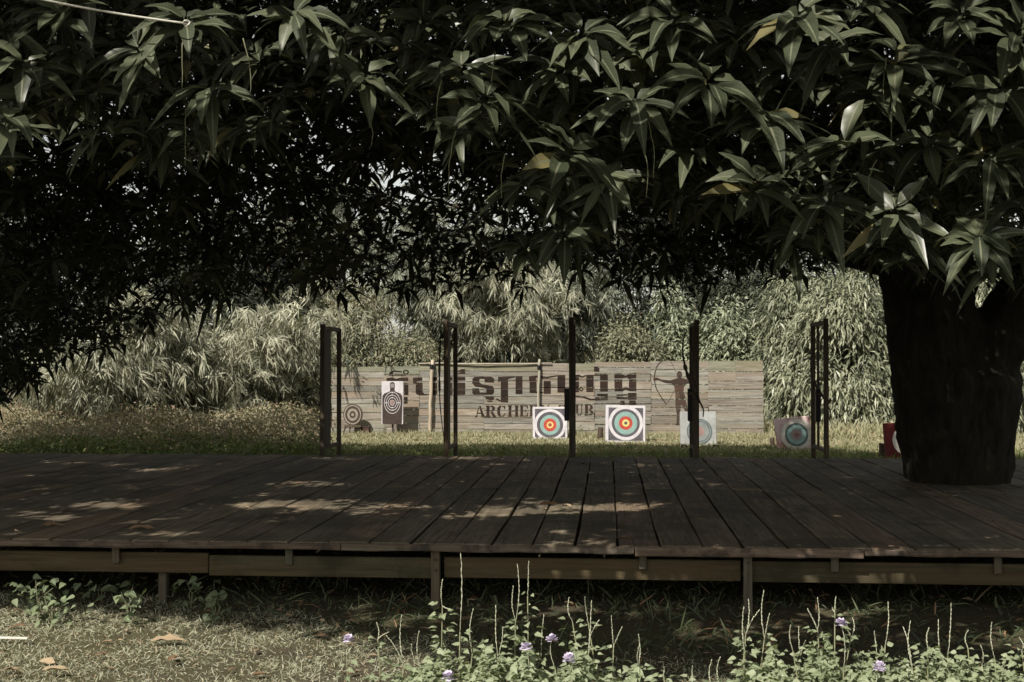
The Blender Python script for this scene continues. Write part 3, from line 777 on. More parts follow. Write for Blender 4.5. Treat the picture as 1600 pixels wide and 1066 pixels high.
for px, l in ((1069, 'left dark block propping the washed-out grey target'), (1118, 'right dark block propping the washed-out grey target')):
    c = G(px, 702, 0); b = MB(); b.box((-.05,-.04,-.01), (.05,.05,.075), bev=.006, jit=.006)
    o = b.build('wooden_block', M['rack'], loc=c); tag(o, l, 'block', 'blocks under the grey target')

# ------------------------------------------------------------------ mango trees
def hit(P, h=0.0):
    t = (P[:, 2]-h)/S[2]; return P-S[None, :]*t[:, None]
def limb_mesh(b, pts, r0, r1, n=12, wob=.04):
    P = [np.array(p, float) for p in pts]; Q = []; rr = []
    N_ = 6*(len(P)-1)
    for i in range(N_+1):
        u = i/N_*(len(P)-1); k = min(int(u), len(P)-2); f = u-k
        p0 = P[max(k-1,0)]; p1 = P[k]; p2 = P[k+1]; p3 = P[min(k+2,len(P)-1)]
        q = .5*((2*p1)+(-p0+p2)*f+(2*p0-5*p1+4*p2-p3)*f*f+(-p0+3*p1-3*p2+p3)*f**3)
        g = i/N_; r = r0*(1-g)+r1*g
        Q.append(q+np.array([random.uniform(-wob,wob)*r for _ in range(3)])); rr.append(r*random.uniform(.94, 1.06))
    b.tube(Q, rr, n)
tree = empty('mango_tree', (trunkC[0], trunkC[1], 0), 'big dark mango tree whose double trunk rises through the right end of the deck', 'tree', 'mango trees')
tl = np.array([trunkC[0], trunkC[1], 0])
dT = proj(trunkC)[2]
def tp(px, py, dd=0): return AT(px, py, dT+dd)-tl
# trunk profile with buttress ridges
b = MB(); n = 40; vs = []; fs = []
prof = [(800, 1418, 1575), (765, 1420, 1573), (720, 1414, 1576), (660, 1404, 1582), (600, 1394, 1590), (550, 1385, 1600), (510, 1377, 1610), (470, 1369, 1626), (430, 1360, 1645)]
prof = [(py, a, c) for py, a, c in prof]
lowz = AT(1497, 800, dT)[2]
rowsZ = []
for (py, a, c_) in [(None, 1416, 1577)]+prof:
    if py is None: ctr = np.array([0, 0, -.1]); rad = (c_-a)/2/F*dT
    else:
        ctr = tp((a+c_)/2, py); ctr[1] = 0; rad = (c_-a)/2/F*dT
    if py == 800: ctr[2] = max(ctr[2], .05)
    rowsZ.append((ctr, rad))
for j, (ctr, rad) in enumerate(rowsZ):
    for i in range(n):
        a = 2*math.pi*i/n
        q = 1+.05*math.sin(3*a+.6+j*.1)+.035*math.sin(7*a+1.3+j*.2)+random.uniform(-.012,.012)
        g = j/(len(rowsZ)-1)
        # groove between the two stems deepening upward
        q -= .10*g*math.exp(-((math.cos(a)-.25)**2)/.02)
        vs.append((ctr[0]+rad*q*math.cos(a), ctr[1]+rad*.85*q*math.sin(a), ctr[2]))
for j in range(len(rowsZ)-1):
    for i in range(n): fs.append((j*n+i, j*n+(i+1) % n, (j+1)*n+(i+1) % n, (j+1)*n+i))
r8 = [np.array(v) for v in vs[5*n:6*n]]; c8 = sum(r8)/n
vs = vs[:6*n]
for (dz, sc) in ((.10, .93), (.20, .78), (.28, .5), (.30, .05)):
    vs += [tuple(c8+(v-c8)*np.array([sc, sc, 1])+np.array([0, 0, dz])) for v in r8]
fs = [(j*n+i, j*n+(i+1) % n, (j+1)*n+(i+1) % n, (j+1)*n+i) for j in range(9) for i in range(n)]
fs += [tuple(range(n))[::-1], tuple(9*n+i for i in range(n))]
b.add(vs, fs)
# upper stems
limb_mesh(b, [tp(1482, 690), tp(1458, 570), tp(1444, 500), tp(1425, 420), tp(1380, 300), tp(1330, 120)], .43, .22, 18, .02)
limb_mesh(b, [tp(1500, 670), tp(1490, 570), tp(1478, 490), tp(1478, 380), tp(1500, 200)], .35, .2, 16, .02)
limb_mesh(b, [tp(1513, 680), tp(1534, 570), tp(1584, 490), tp(1632, 400), tp(1700, 250)], .36, .2, 18, .02)
trk = b.build('trunk', M['bark'], tree, smooth=True)
md = trk.modifiers.new('remesh', 'REMESH'); md.mode = 'VOXEL'; md.voxel_size = .035; md.use_smooth_shade = True
md = trk.modifiers.new('smooth', 'SMOOTH'); md.iterations = 6; md.factor = .6
tx = bpy.data.textures.new('bark_relief', 'CLOUDS'); tx.noise_scale = .16; tx.noise_depth = 3
md = trk.modifiers.new('relief', 'DISPLACE'); md.texture = tx; md.strength = .07; md.mid_level = .5
limbs = [[tp(1430, 420), tp(1330, 350, -1), tp(1180, 270, -2), tp(1000, 220, -3), tp(750, 160, -4)],
         [tp(1440, 450), tp(1350, 330, -2.5), tp(1250, 200, -4), tp(1100, 120, -5)],
         [tp(1440, 430), tp(1260, 375, 1.5), tp(1050, 320, 2), tp(800, 270, 2.5), tp(600, 180, 2.5)],
         [tp(1430, 400), tp(1200, 300, .5), tp(900, 200, .5), tp(560, 130, 0), tp(250, 100, -.5)],
         [tp(1640, 400), tp(1700, 300, -2), tp(1650, 100, -4)],
         [tp(1330, 120), tp(1200, -150, -1), tp(900, -350, -2)], [tp(1500, 200), tp(1600, -100, 1), tp(1800, -300, 2)],
         [tp(1330, 140), tp(1000, -60, 2), tp(600, -220, 3), tp(300, -300, 3)]]
for L_ in limbs:
    b = MB(); limb_mesh(b, L_, .15, .04, 9, .1)
    b.build('limb', M['bark'], tree, smooth=True)

def whorl(P, A, n, L, W, droop, nseg, fold, spread=(1.0, 1.6), wave=.1):
    """P (k,3) centres, A (k,3) axes -> chunk of n leaves each"""
    k = len(P); A = unit(A)
    ref = np.where(np.abs(A[:, 2:3]) < .9, np.array([[0, 0, 1.]]), np.array([[1., 0, 0]]))
    U = unit(np.cross(A, ref)); Vv = np.cross(A, U)
    ph = rng.uniform(0, 6.28, (k, 1))+np.arange(n)[None, :]*2.399+rng.normal(0, .15, (k, n))
    til = rng.uniform(spread[0], spread[1], (k, n))
    D = (np.cos(til)[..., None]*A[:, None, :] + np.sin(til)[..., None]*(np.cos(ph)[..., None]*U[:, None, :]+np.sin(ph)[..., None]*Vv[:, None, :]))
    Nn = A[:, None, :]-(D*A[:, None, :]).sum(-1, keepdims=True)*D + rng.normal(0, .18, (k, n, 3))
    PP = P[:, None, :]+D*.02+A[:, None, :]*rng.uniform(-.05, .03, (k, n, 1))
    Ls = rng.uniform(.65, 1.12, (k, n))*np.broadcast_to(L, (k,))[:, None]; Ws = np.broadcast_to(W, (k,))[:, None]*rng.uniform(.8, 1.15, (k, n))
    dr = rng.uniform(droop[0], droop[1], (k, n))
    return leaves(PP.reshape(-1, 3), unit(D.reshape(-1, 3)), unit(Nn.reshape(-1, 3)), Ls.ravel(), Ws.ravel(), dr.ravel(), nseg, fold, wave)

# --- where light must pass: openings toward the sun found by following each leaf's shadow
def interp(x, xs, ys): return np.interp(x, xs, ys)
LITG = ([-4.0, -2.6, -1.7, -1.1, -.6, .3, 4], [7.75, 7.6, 7.15, 6.8, 6.35, 6.2, 6.2])    # world x -> front edge of the shade on the ground
deck_spots = []
def spot(px, py, rx, ry, p=1.0): c = G(px, py, HD); deck_spots.append((c[0], c[1], rx, ry, p))
for s_ in ((450, 786, .42, .20), (520, 793, .22, .14), (395, 790, .18, .12), (610, 790, .22, .10), (660, 793, .12, .08), (830, 797, .34, .18), (885, 792, .3, .16), (930, 793, .26, .12),
          (880, 830, .28, .11), (760, 803, .14, .09), (950, 829, .1, .06), (240, 833, .22, .10), (30, 832, .2, .08), (130, 790, .14, .1), (75, 812, .14, .08), (210, 791, .1, .08), (300, 830, .12, .06), (220, 815, .1, .06),
          (740, 716, .24, .20), (480, 755, .16, .12), (180, 725, .2, .2), (90, 722, .12, .2), (250, 733, .12, .12), (560, 800, .1, .06), (1280, 855, .12, .05), (440, 812, .1, .05), (1010, 790, .1, .07), (520, 717, .15, .12)):
    spot(*s_)
spots = np.array(deck_spots)
def keep_sun(P, pad=0.0, lo=True):
    g = hit(P, 0.0); k = g[:, 1] > interp(g[:, 0], *LITG)+pad
    back = interp(g[:, 0], [-9, -4.4, -3.4, -1, 3.2, 4.4, 9], [22.8, 21.9, 21.9, 22.2, 22.0, 20.2, 19.6])
    k &= g[:, 1] < back-pad
    dk = hit(P, HD)
    ins = (((dk[:, None, 0]-spots[None, :, 0])/(spots[None, :, 2]+.14))**2+((dk[:, None, 1]-spots[None, :, 1])/(spots[None, :, 3]+.15))**2 < 1).any(1)
    k &= ~(ins & (rng.random(len(P)) < .95))
    return k
FB = ([0, 60, 110, 300, 420, 480, 600, 700, 780, 900, 1000, 1100, 1200, 1300, 1400, 1500, 1600], [275, 255, 225, 260, 240, 215, 215, 240, 330, 410, 350, 340, 355, 385, 410, 425, 430])
BB = ([-200, 0, 60, 130, 200, 300, 400, 500, 560, 600, 680, 760, 900, 1000, 1200, 1370, 1600, 1800], [650, 630, 590, 545, 520, 500, 482, 468, 462, 445, 452, 458, 458, 452, 440, 445, 450, 460])
def prj(P): return proj(P)
# 1. front whorls traced from the photograph: px, py, depth, size
fr = [(95,30,5.4,1.0),(290,45,5.4,1.05),(460,30,5.7,1.0),(8,205,5.2,1.0),(160,215,5.8,.95),(330,150,5.7,1.0),(300,210,6.1,.8),(570,130,5.6,1.0),(720,112,5.4,1.05),(790,48,5.3,1.1),(735,205,5.5,.8),
      (760,160,5.3,1.0),(890,245,5.3,1.1),(870,120,5.6,1.0),(990,170,5.3,1.05),(1110,135,5.3,1.2),(960,100,6,1),(1190,195,5.4,1.1),(1245,40,5.3,1.15),(1300,80,5.5,1.0),(1320,235,5.3,1.1),(1400,100,5.4,1.1),(1180,300,5.7,1.0),
      (1370,160,5.6,1.0),(1450,230,5.8,1.0),(1530,380,5.3,1.05),(1480,120,5.9,1),(1560,150,5.6,1.0),(1400,340,5.7,1.0),(1290,330,5.8,1.0),(1550,260,5.6,1.0),(1590,60,5.4,1.1),(820,300,5.9,.9),(950,290,5.9,.9),(880,370,6.2,.9),(820,400,6.3,.85),
      (1080,250,5.9,1.0),(220,90,5.6,1.0),(40,110,5.7,1.0),(400,95,5.9,.95),(660,40,5.8,1.0),(530,60,6.0,.9),(1050,40,5.6,1.1),(1150,60,5.9,1.0),(640,95,6.2,.9),(130,130,6.2,.9),(1600,330,5.6,1.0),(1370,400,6.0,.9),(1230,120,5.9,1.0),(1010,90,5.9,1.0),
      (910,60,5.7,1.1),(10,60,5.9,.9),(1500,30,5.6,1.0),(1340,20,5.7,1.0),(1430,400,5.8,.8),(1240,385,6.3,.8)]
P = np.array([AT(a, c_-8, d_+random.uniform(-.15, .15)) for a, c_, d_, s_ in fr])
lit_c = P[np.array([d_ < 5.75 for a, c_, d_, s_ in fr])]
def sunblock(Q, rad=.30, near=.12):
    """true where a leaf whorl would stand between the sun and one of the sunlit sprays"""
    out = np.zeros(len(Q), bool)
    for c0 in lit_c:
        v = Q-c0; t = v@S; dd = np.linalg.norm(v-t[:, None]*S, axis=1)
        out |= (t > near) & (dd < rad)
    return out
sz = np.array([f[3] for f in fr])
A = np.array([[random.gauss(0, .28), -.75+random.gauss(0, .2), 1.0] for _ in fr])
chunks = [whorl(P, A, 13, .245*sz, .072*sz, (.15, .75), 8, .30, (.95, 1.7), .09)]
# 2. dense front layer behind them
def sample(n, pxr, pyr, dr):
    a = rng.uniform(*pxr, n); c_ = rng.uniform(*pyr, n); d_ = dr[0]+(dr[1]-dr[0])*rng.random(n)
    Q = O[None, :]+(fw[None, :]+rt[None, :]*((a-800)/F)[:, None]+up[None, :]*((533-c_)/F)[:, None])*d_[:, None]
    return a, c_, d_, Q
a, c_, d_, Q = sample(1500, (-150, 1750), (-200, 430), (5.9, 8.2))
k = (c_ < interp(a, *FB)-18) & keep_sun(Q, 0)
holes = ((a-580)/260)**2+((c_-330)/150)**2
k &= (holes > 1) & ~sunblock(Q, .24, .10)
Q = Q[k]; n1 = len(Q)
A = np.stack([rng.normal(0, .35, n1), -.55+rng.normal(0, .3, n1), np.ones(n1)], 1)
chunks.append(whorl(Q, A, 11, rng.uniform(.12, .25, n1), rng.uniform(.04, .066, n1), (.15, .75), 5, .30, (.9, 1.7), .08))
print('front whorls', n1)
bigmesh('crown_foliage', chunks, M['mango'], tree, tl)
# 3. crown interior and far side
a, c_, d_, Q = sample(12500, (-300, 1850), (-250, 640), (8.2, 17.5))
ragged = 16+22*np.sin(a/31+d_*.9)*np.sin(a/13.7+d_*1.7)+14*np.sin(a/71+2)
k = (c_ < interp(a, *BB)-ragged-12*rng.random(len(a))) & keep_sun(Q, 0) & (Q[:, 2] < 7.5)
hole = np.exp(-(((a-640)/210)**2+((c_-335)/110)**2))*.66
hole = np.maximum(hole, np.exp(-(((a-980)/70)**2+((c_-400)/45)**2))*.8)
hole = np.maximum(hole, np.exp(-(((a-460)/90)**2+((c_-245)/60)**2))*.6)
hole = np.maximum(hole, .12*(c_ > 330)*(a > 250)*(a < 800))
k &= rng.random(len(a)) > hole
k &= ~((c_ > 500) & (d_ < 10))
left = Q[k][a[k] < 330+rng.normal(0, 60, k.sum())]; main = Q[k][a[k] >= 330]
def interior(Q, name, parent, loc, L=(.16, .24)):
    n1 = len(Q)
    A = np.stack([rng.normal(0, .45, n1), rng.normal(0, .45, n1), np.ones(n1)], 1)
    return whorl(Q, A, 9, rng.uniform(L[0], L[1], n1), .052, (.2, .8), 2, .3, (.8, 1.8), 0)
ch = [interior(main, '', None, None)]
# 4. upper crown that shades the deck: follows the shadow outline upward
n0 = 23000
gx = rng.uniform(-9.5, 9.5, n0); gy = np.where(rng.random(n0) < .3, rng.uniform(5.6, 9.0, n0), rng.uniform(5.6, 25.5, n0)); hh = rng.uniform(2.8, 7.5, n0)
Q = np.stack([gx, gy, np.zeros(n0)], 1)+S[None, :]*(hh/S[2])[:, None]
pa, pc, pd = prj(Q)
vis = (pd > .3) & (pa > -120) & (pa < 1720) & (pc > -140)
k = keep_sun(Q, .0) & ~(vis & (pd < 8.0)) & ~(vis & (rng.random(n0) < .3)) 
h2 = np.exp(-(((pa-640)/210)**2+((pc-335)/110)**2)); k &= ~(vis & (rng.random(n0) < h2*.65)) & ~(vis & (pc > interp(pa, *BB)-15))
k &= ~(sunblock(Q, .34, .2) & (rng.random(n0) < .93))
Q = Q[k]; n1 = len(Q); print('upper whorls', n1)
A = np.stack([rng.normal(0, .4, n1), rng.normal(0, .4, n1), np.ones(n1)], 1)
up_ch = lambda q: whorl(q, np.stack([rng.normal(0, .4, len(q)), rng.normal(0, .4, len(q)), np.ones(len(q))], 1), 9, rng.uniform(.24, .34, len(q)), .085, (.1, .6), 2, .3, (.9, 1.7), 0)
isl = Q[:, 0] < -4.6
ch.append(up_ch(Q[~isl]))
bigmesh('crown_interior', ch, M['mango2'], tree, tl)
# hanging bare flower stalks
for (a, c_, l, d_) in ((285, 60, 80, 5.35), (379, 60, 95, 5.5), (290, 160, 100, 5.6), (712, 205, 105, 5.45), (690, 125, 65, 5.4), (775, 80, 100, 5.3), (1012, 180, 100, 5.3), (570, 165, 65, 5.6), (1395, 170, 60, 5.5), (1000, 200, 110, 5.35), (790, 240, 70, 5.4), (1385, 90, 70, 5.4), (1370, 250, 55, 5.4)):
    pts = []
    dx = random.uniform(-1, 1)
    for i in range(7):
        f = i/6; pts.append(AT(a+dx*14*math.sin(f*2.2)+random.uniform(-1, 1), c_+l*f, d_)-tl)
    b = MB(); b.tube(pts, [.0028-.0016*i/6 for i in range(7)], 5); b.build('flower_stalk', M['stalk'], tree, smooth=True)
# twigs
for (L_) in ([(400, 338, 12), (480, 348, 12), (560, 366, 12)], [(640, 300, 11), (760, 340, 10.5), (830, 380, 10)], [(1100, 300, 8), (1200, 330, 8), (1290, 300, 7)], [(960, 330, 8), (880, 300, 7), (820, 290, 6)], [(300, 200, 8), (340, 170, 7), (330, 140, 6)]):
    b = MB(); limb_mesh(b, [AT(*q)-tl for q in L_], .014, .006, 6, .2); b.build('twig', M['twig'], tree, smooth=True)

# second mango tree left of the deck, trunk outside the picture
t2c = np.array([-9.3, 15.0, 0.0])
tree2 = empty('mango_tree', t2c, 'dark mango crown drooping low over the left edge of the clearing', 'tree', 'mango trees')
b = MB(); limb_mesh(b, [(0,0,-.1), (.05,.05,.8), (-.1,.1,1.7), (.1,0,2.6)], .36, .27, 18, .05); b.build('trunk', M['bark'], tree2, smooth=True)
for e in ((3.5,-1.5,3.0), (2.5,2.5,4.2), (-1.5,1,4.5), (3.2,-4,4.2), (1.0,-4.5,4.0)):
    b = MB(); limb_mesh(b, [(.05,0,2.2), (e[0]*.5,e[1]*.5,2.6+e[2]*.25), e], .15, .04, 9, .08); b.build('limb', M['bark'], tree2, smooth=True)
ch = [interior(left, '', None, None), up_ch(Q[isl])]
a, c_, d_, Q = sample(420, (-260, 190), (380, 640), (12, 16.5))
k = (c_ < interp(a, *BB)-5); Q = Q[k]
ch.append(interior(Q, '', None, None))
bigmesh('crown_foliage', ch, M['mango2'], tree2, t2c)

# rope tied into the branches
p0 = AT(-20, -20, 5.25); p1 = AT(292, 37, 5.3)
o = empty('rope', p0, 'pale taut rope running into the leaves at upper left', 'rope')
b = MB(); b.tube([(p0+(p1-p0)*i/16-np.array([0,0,.012])*math.sin(math.pi*i/16)-p0) for i in range(17)], .0045, 7); b.build('line', M['rope'], o, smooth=True)
b = MB(); b.tube([p1-p0+np.array([.012*math.cos(a_), .01*math.sin(a_*2), .012*math.sin(a_)]) for a_ in np.linspace(0, 9, 18)], .004, 6); b.build('knot', M['rope'], o, smooth=True)

# ------------------------------------------------------------------ background thickets
def bamboo(name, label, px, depth, wpx, toppy, mat, nfan, lean=0, culms=14, L=.27, W=.031, group='bamboo clumps behind the wall', lowpy=None, dens=1.0):
    base = AT(px, 560, depth); base[2] = 0
    rad = wpx/2/F*depth; H = CAMH+(560-toppy)/F*depth
    t = empty(name, base, label, 'bamboo', group)
    b = MB(); tips = []
    for i in range(culms):
        a_ = random.uniform(0, 6.28); rr = rad*.45*math.sqrt(random.random()); hx = math.cos(a_); hy = math.sin(a_)
        h = H*random.uniform(.7, 1.0); o_ = rad*random.uniform(.3, 1.0)
        pts = []
        for k_ in range(9):
            f = k_/8
            pts.append(np.array([hx*(rr+o_*f**2.2)+lean*f*f, hy*(rr+o_*f**2.2)-.3*f*f, h*(f-.18*f**4)]))
        b.tube(pts, [.032*(1-.8*k_/8) for k_ in range(9)], 6); tips.append(pts)
    b.build('culms', M['culm'], t, smooth=True)
    # branches: arching sprays starting on the culms, with fans of hanging leaves
    P_ = []; Dv = []
    nb = max(int(nfan*.8)//7, 1)
    nfan_scale = 1
    for i in range(nb):
        pts = random.choice(tips); f = random.uniform(.12 if lowpy is None else lowpy, 1.0); k_ = min(int(f*8), 7)
        p = pts[k_]*(1-(f*8-k_))+pts[k_+1]*(f*8-k_)
        an = random.uniform(0, 6.28) if random.random() < .35 else random.uniform(math.pi, 2*math.pi)
        ln = rad*random.uniform(.25, 1.05)*(1-.3*f); d = np.array([math.cos(an), math.sin(an), 0])
        for q in range(7):
            g = (q+random.random())/7
            P_.append(base+p+d*ln*g+np.array([random.gauss(0,.11), random.gauss(0,.11), ln*(.45*g-.6*g*g)+random.gauss(0,.09)]))
            Dv.append(d)
    P_ = np.array(P_); Dv = np.array(Dv); P_[:, 2] = np.maximum(P_[:, 2], .25)
    n = len(P_); nl = 8
    fan = np.linspace(-1.05, 1.05, nl)[None, :]*rng.uniform(.5, 1.2, (n, 1))+rng.normal(0, .2, (n, nl))
    side = unit(np.cross(Dv, np.array([0, 0, 1.]))+rng.normal(0, .45, (n, 3)))
    dn = unit(Dv*.45+np.array([0, 0, -1.])+rng.normal(0, .38, (n, 3)))
    D = np.cos(fan)[..., None]*dn[:, None, :]+np.sin(fan)[..., None]*side[:, None, :]
    Nn = np.cross(dn, side)[:, None, :]+rng.normal(0, .3, (n, nl, 3))+np.array([0, -.2, .4])
    PP = P_[:, None, :]+rng.normal(0, .03, (n, nl, 3))
    c_ = leaves(PP.reshape(-1, 3), unit(D.reshape(-1, 3)), unit(Nn.reshape(-1, 3)), rng.uniform(.6, 1.15, n*nl)*L, rng.uniform(.8, 1.2, n*nl)*W, rng.uniform(0, .35, n*nl), 2, None)
    c_[2][:, 2] = np.clip(.5*c_[2][:, 2]+.5*np.repeat(np.repeat(rng.random(n//7+1), 7)[:n], nl*6), 0, 1)
    bigmesh('foliage', [c_], mat, t, base, smooth=False)
    return t
def bush(name, label, cat, px, depth, wpx, toppy, mat, nclump, per, L, W, group=None, trunk=True, cr=.5, droop=(.2, .7), basez=.0, fan=False, dome=True, hpx=None):
    base = AT(px, 560, depth); base[2] = 0
    rad = wpx/2/F*depth; H = CAMH+(560-toppy)/F*depth
    t = empty(name, base, label, cat, group)
    if trunk:
        b = MB()
        for i in range(5):
            a_ = i*1.3+random.random()
            limb_mesh(b, [(0,0,-.05), (.1*math.cos(a_), .1*math.sin(a_), H*.3), (rad*.5*math.cos(a_), rad*.4*math.sin(a_), H*.75)], .07 if H > 3 else .035, .02, 7, .1)
        b.build('stems' if cat != 'tree' else 'trunk', M['twig'], t, smooth=True)
    n = nclump
    u = rng.random(n); th = rng.uniform(0, 2*np.pi, n); hh = rng.random(n)
    prof_ = np.sqrt(np.maximum(1-hh**2.2, 0))*.96+.04
    rr = rad*prof_*np.sqrt(.35+.65*u)*(.86+.24*np.sin(th*4+hh*5+px)*np.sin(hh*9+th*2+px)); hh = np.clip(hh+.05*np.sin(th*5+px), .02, 1.05)
    Cc = np.stack([rr*np.cos(th), rr*np.sin(th)*.8, basez+(H-basez)*hh*.95], 1)
    out = unit(np.stack([np.cos(th), np.sin(th)*.8-.35, hh*1.1-.15], 1))
    K = np.repeat(np.arange(n), per); m_ = len(K)
    crr = (cr*rng.uniform(.5, 1.7, n))[K]
    dv = unit(rng.normal(0, 1, (m_, 3))+out[K]*.8)
    P_ = base+Cc[K]+dv*crr[:, None]*rng.uniform(.3, 1.15, (m_, 1))
    P_[:, 2] = np.maximum(P_[:, 2], .06)
    D = unit(dv*.7+out[K]*.3+np.array([0, 0, -.3])+rng.normal(0, .6, (m_, 3)))
    Nn = unit(out[K]*.5+np.array([0, -.1, .7])+rng.normal(0, .35, (m_, 3)))
    c_ = leaves(P_, D, Nn, rng.uniform(.6, 1.2, m_)*L, rng.uniform(.8, 1.2, m_)*W, rng.uniform(droop[0], droop[1], m_), 2, None)
    c_[2][:, 2] = np.clip(.55*c_[2][:, 2]+.45*np.repeat(rng.random(n)[K], 6), 0, 1)
    bigmesh('foliage' if cat != 'tree' else 'crown', [c_], mat, t, base, smooth=False)
    return t

BZ = YW
bamboo('bamboo_clump', 'pale sunlit bamboo arching over the weeds at far left, below the dark crown', 190, 25.5, 300, 500, M['bamboo'], 2600, culms=12, lowpy=.1)
bamboo('bamboo_clump', 'broad pale sunlit bamboo clump with hanging leaf fans left of the first rack', 340, 26.3, 290, 415, M['bamboo'], 4300, culms=16, lowpy=.1)
bamboo('bamboo_clump', 'tall pale bamboo clump directly behind the leftmost rack', 465, 30.5, 220, 380, M['bamboo'], 3200, culms=14, lowpy=.1)
bush('leafy_shrub', 'fine-leaved olive shrub rising behind the left end of the plank wall', 'shrub', 560, 28, 130, 440, M['shrub'], 105, 110, .10, .034, 'shrubs behind the wall', cr=.38)
bush('leafy_shrub', 'low olive shrub topping the wall behind the silhouette target', 'shrub', 640, 27.5, 150, 535, M['shrub'], 80, 110, .10, .034, 'shrubs behind the wall', cr=.3)
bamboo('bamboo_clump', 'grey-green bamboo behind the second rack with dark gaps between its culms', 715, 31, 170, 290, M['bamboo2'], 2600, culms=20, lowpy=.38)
bamboo('bamboo_clump', 'bright bamboo clump between the second and middle racks with long hanging fans', 810, 29.5, 190, 330, M['bamboo'], 2300, culms=18, lowpy=.42)
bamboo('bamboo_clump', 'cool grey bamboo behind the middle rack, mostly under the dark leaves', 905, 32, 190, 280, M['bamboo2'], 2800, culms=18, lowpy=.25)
bush('dark_tree', 'dark leafy tree behind the right half of the wall', 'tree', 1010, 34, 260, 250, M['darktree'], 300, 130, .16, .05, 'background trees', cr=.8)
bush('creeper_shrub', 'brownish creeper-covered shrub above the wall between middle and fourth rack', 'shrub', 985, 28.5, 150, 512, M['shrub'], 75, 130, .12, .04, 'creeper mounds behind the wall', cr=.33)
bush('creeper_shrub', 'pale green creeper mound above the wall right of the fourth rack', 'shrub', 1135, 28, 130, 488, M['creeper'], 75, 130, .14, .045, 'creeper mounds behind the wall', cr=.32)
bush('creeper_shrub', 'slim pale creeper climbing left of the fourth rack top', 'shrub', 1050, 29, 60, 455, M['creeper'], 60, 120, .13, .045, 'creeper mounds behind the wall', cr=.28)
bush('dark_tree', 'reddish dark tree behind the right end of the plank wall', 'tree', 1185, 31.5, 150, 330, M['darktree'], 200, 130, .16, .05, 'background trees', cr=.6)
bush('long_leaved_shrub', 'sunlit shrub with long drooping leaves between the last rack and the mango trunk', 'shrub', 1330, 26.5, 210, 425, M['bigleaf'], 170, 130, .17, .042, 'long-leaved shrubs on the right', cr=.42, droop=(.4, 1.0))
bush('long_leaved_shrub', 'sunlit drooping shrub behind the last rack, brown tinged', 'shrub', 1245, 27.5, 130, 430, M['bigleaf'], 110, 130, .15, .038, 'long-leaved shrubs on the right', cr=.4, droop=(.4, 1.0))
bush('long_leaved_shrub', 'sunlit leaves glimpsed in the fork and right of the mango trunk', 'shrub', 1560, 26.5, 260, 420, M['bigleaf'], 180, 100, .22, .05, 'long-leaved shrubs on the right', cr=.45, droop=(.4, 1.0))
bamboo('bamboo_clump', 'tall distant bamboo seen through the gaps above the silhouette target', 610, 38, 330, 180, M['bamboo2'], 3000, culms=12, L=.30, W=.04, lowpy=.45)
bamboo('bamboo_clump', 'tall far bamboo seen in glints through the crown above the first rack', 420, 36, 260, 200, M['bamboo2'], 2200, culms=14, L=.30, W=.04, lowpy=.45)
bush('dark_tree', 'dark tree behind the bamboo at the far left', 'tree', 60, 31, 420, 330, M['darktree'], 260, 110, .18, .06, 'background trees', cr=.9)
bush('dark_tree', 'dark tree rising behind the long-leaved shrubs right of the wall', 'tree', 1400, 33, 420, 260, M['darktree'], 280, 110, .18, .06, 'background trees', cr=.9)

bush('dark_tree', 'dark leaf backing added close behind the bamboo left of the wall for its shaded gaps', 'tree', 330, 29.5, 460, 380, M['darktree'], 230, 120, .18, .06, 'background trees', cr=.7)  # this and the next two: dark backing added to stand for shaded gaps
bush('dark_tree', 'dark leaf backing added for the shaded gaps between the bamboos behind the wall centre', 'tree', 790, 33, 330, 400, M['darktree'], 200, 120, .18, .06, 'background trees', cr=.7)
bush('dark_tree', 'dark leaf backing added close behind the drooping shrubs right of the wall for their shaded gaps', 'tree', 1290, 29, 330, 440, M['darktree'], 170, 120, .18, .06, 'background trees', cr=.6)
# ------------------------------------------------------------------ grass and low growth
def grass(name, label, xr, yr, n, L, W, mat, cond=None, lean=.6, cat='grass', droop=(.1, .7), kindlab='stuff', clump=0.0, nseg=2):
    x = rng.uniform(*xr, n); y = rng.uniform(*yr, n)
    if clump:
        v_ = np.sin(x*3.1+np.sin(y*2.3)*1.7)*np.sin(y*3.7+np.sin(x*1.9)*2.1)+.5*np.sin(x*9.3+y*4.1)*np.sin(y*8.1-x*3.3)
        k = rng.random(n) < (1-clump)+clump*(v_*.5+.5); x = x[k]; y = y[k]
    if cond is not None: k = cond(x, y); x = x[k]; y = y[k]
    n = len(x); P_ = np.stack([x, y, np.full(n, -.004)], 1)
    D = unit(np.stack([rng.normal(0, lean, n), rng.normal(0, lean, n), np.ones(n)], 1))
    Nn = unit(rng.normal(0, 1, (n, 3))+np.array([0, -.6, .2]))
    return leaves(P_, D, Nn, rng.uniform(.5, 1.3, n)*L, rng.uniform(.7, 1.3, n)*W, rng.uniform(*droop, n), nseg, None, base=.8)
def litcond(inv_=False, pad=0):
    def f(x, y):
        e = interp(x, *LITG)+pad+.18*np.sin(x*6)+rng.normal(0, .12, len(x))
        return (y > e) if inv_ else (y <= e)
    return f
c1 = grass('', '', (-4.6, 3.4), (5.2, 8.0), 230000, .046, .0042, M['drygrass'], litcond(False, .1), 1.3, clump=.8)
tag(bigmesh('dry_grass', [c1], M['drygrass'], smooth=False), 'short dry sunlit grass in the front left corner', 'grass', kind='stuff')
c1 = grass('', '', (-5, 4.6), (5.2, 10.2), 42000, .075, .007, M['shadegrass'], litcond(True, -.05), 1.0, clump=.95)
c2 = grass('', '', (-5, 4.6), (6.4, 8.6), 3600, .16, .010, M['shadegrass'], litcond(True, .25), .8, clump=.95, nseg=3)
tag(bigmesh('shade_grass', [c1, c2], M['shadegrass'], smooth=False), 'dark sparse grass in the shade along the front of the deck', 'grass', kind='stuff')
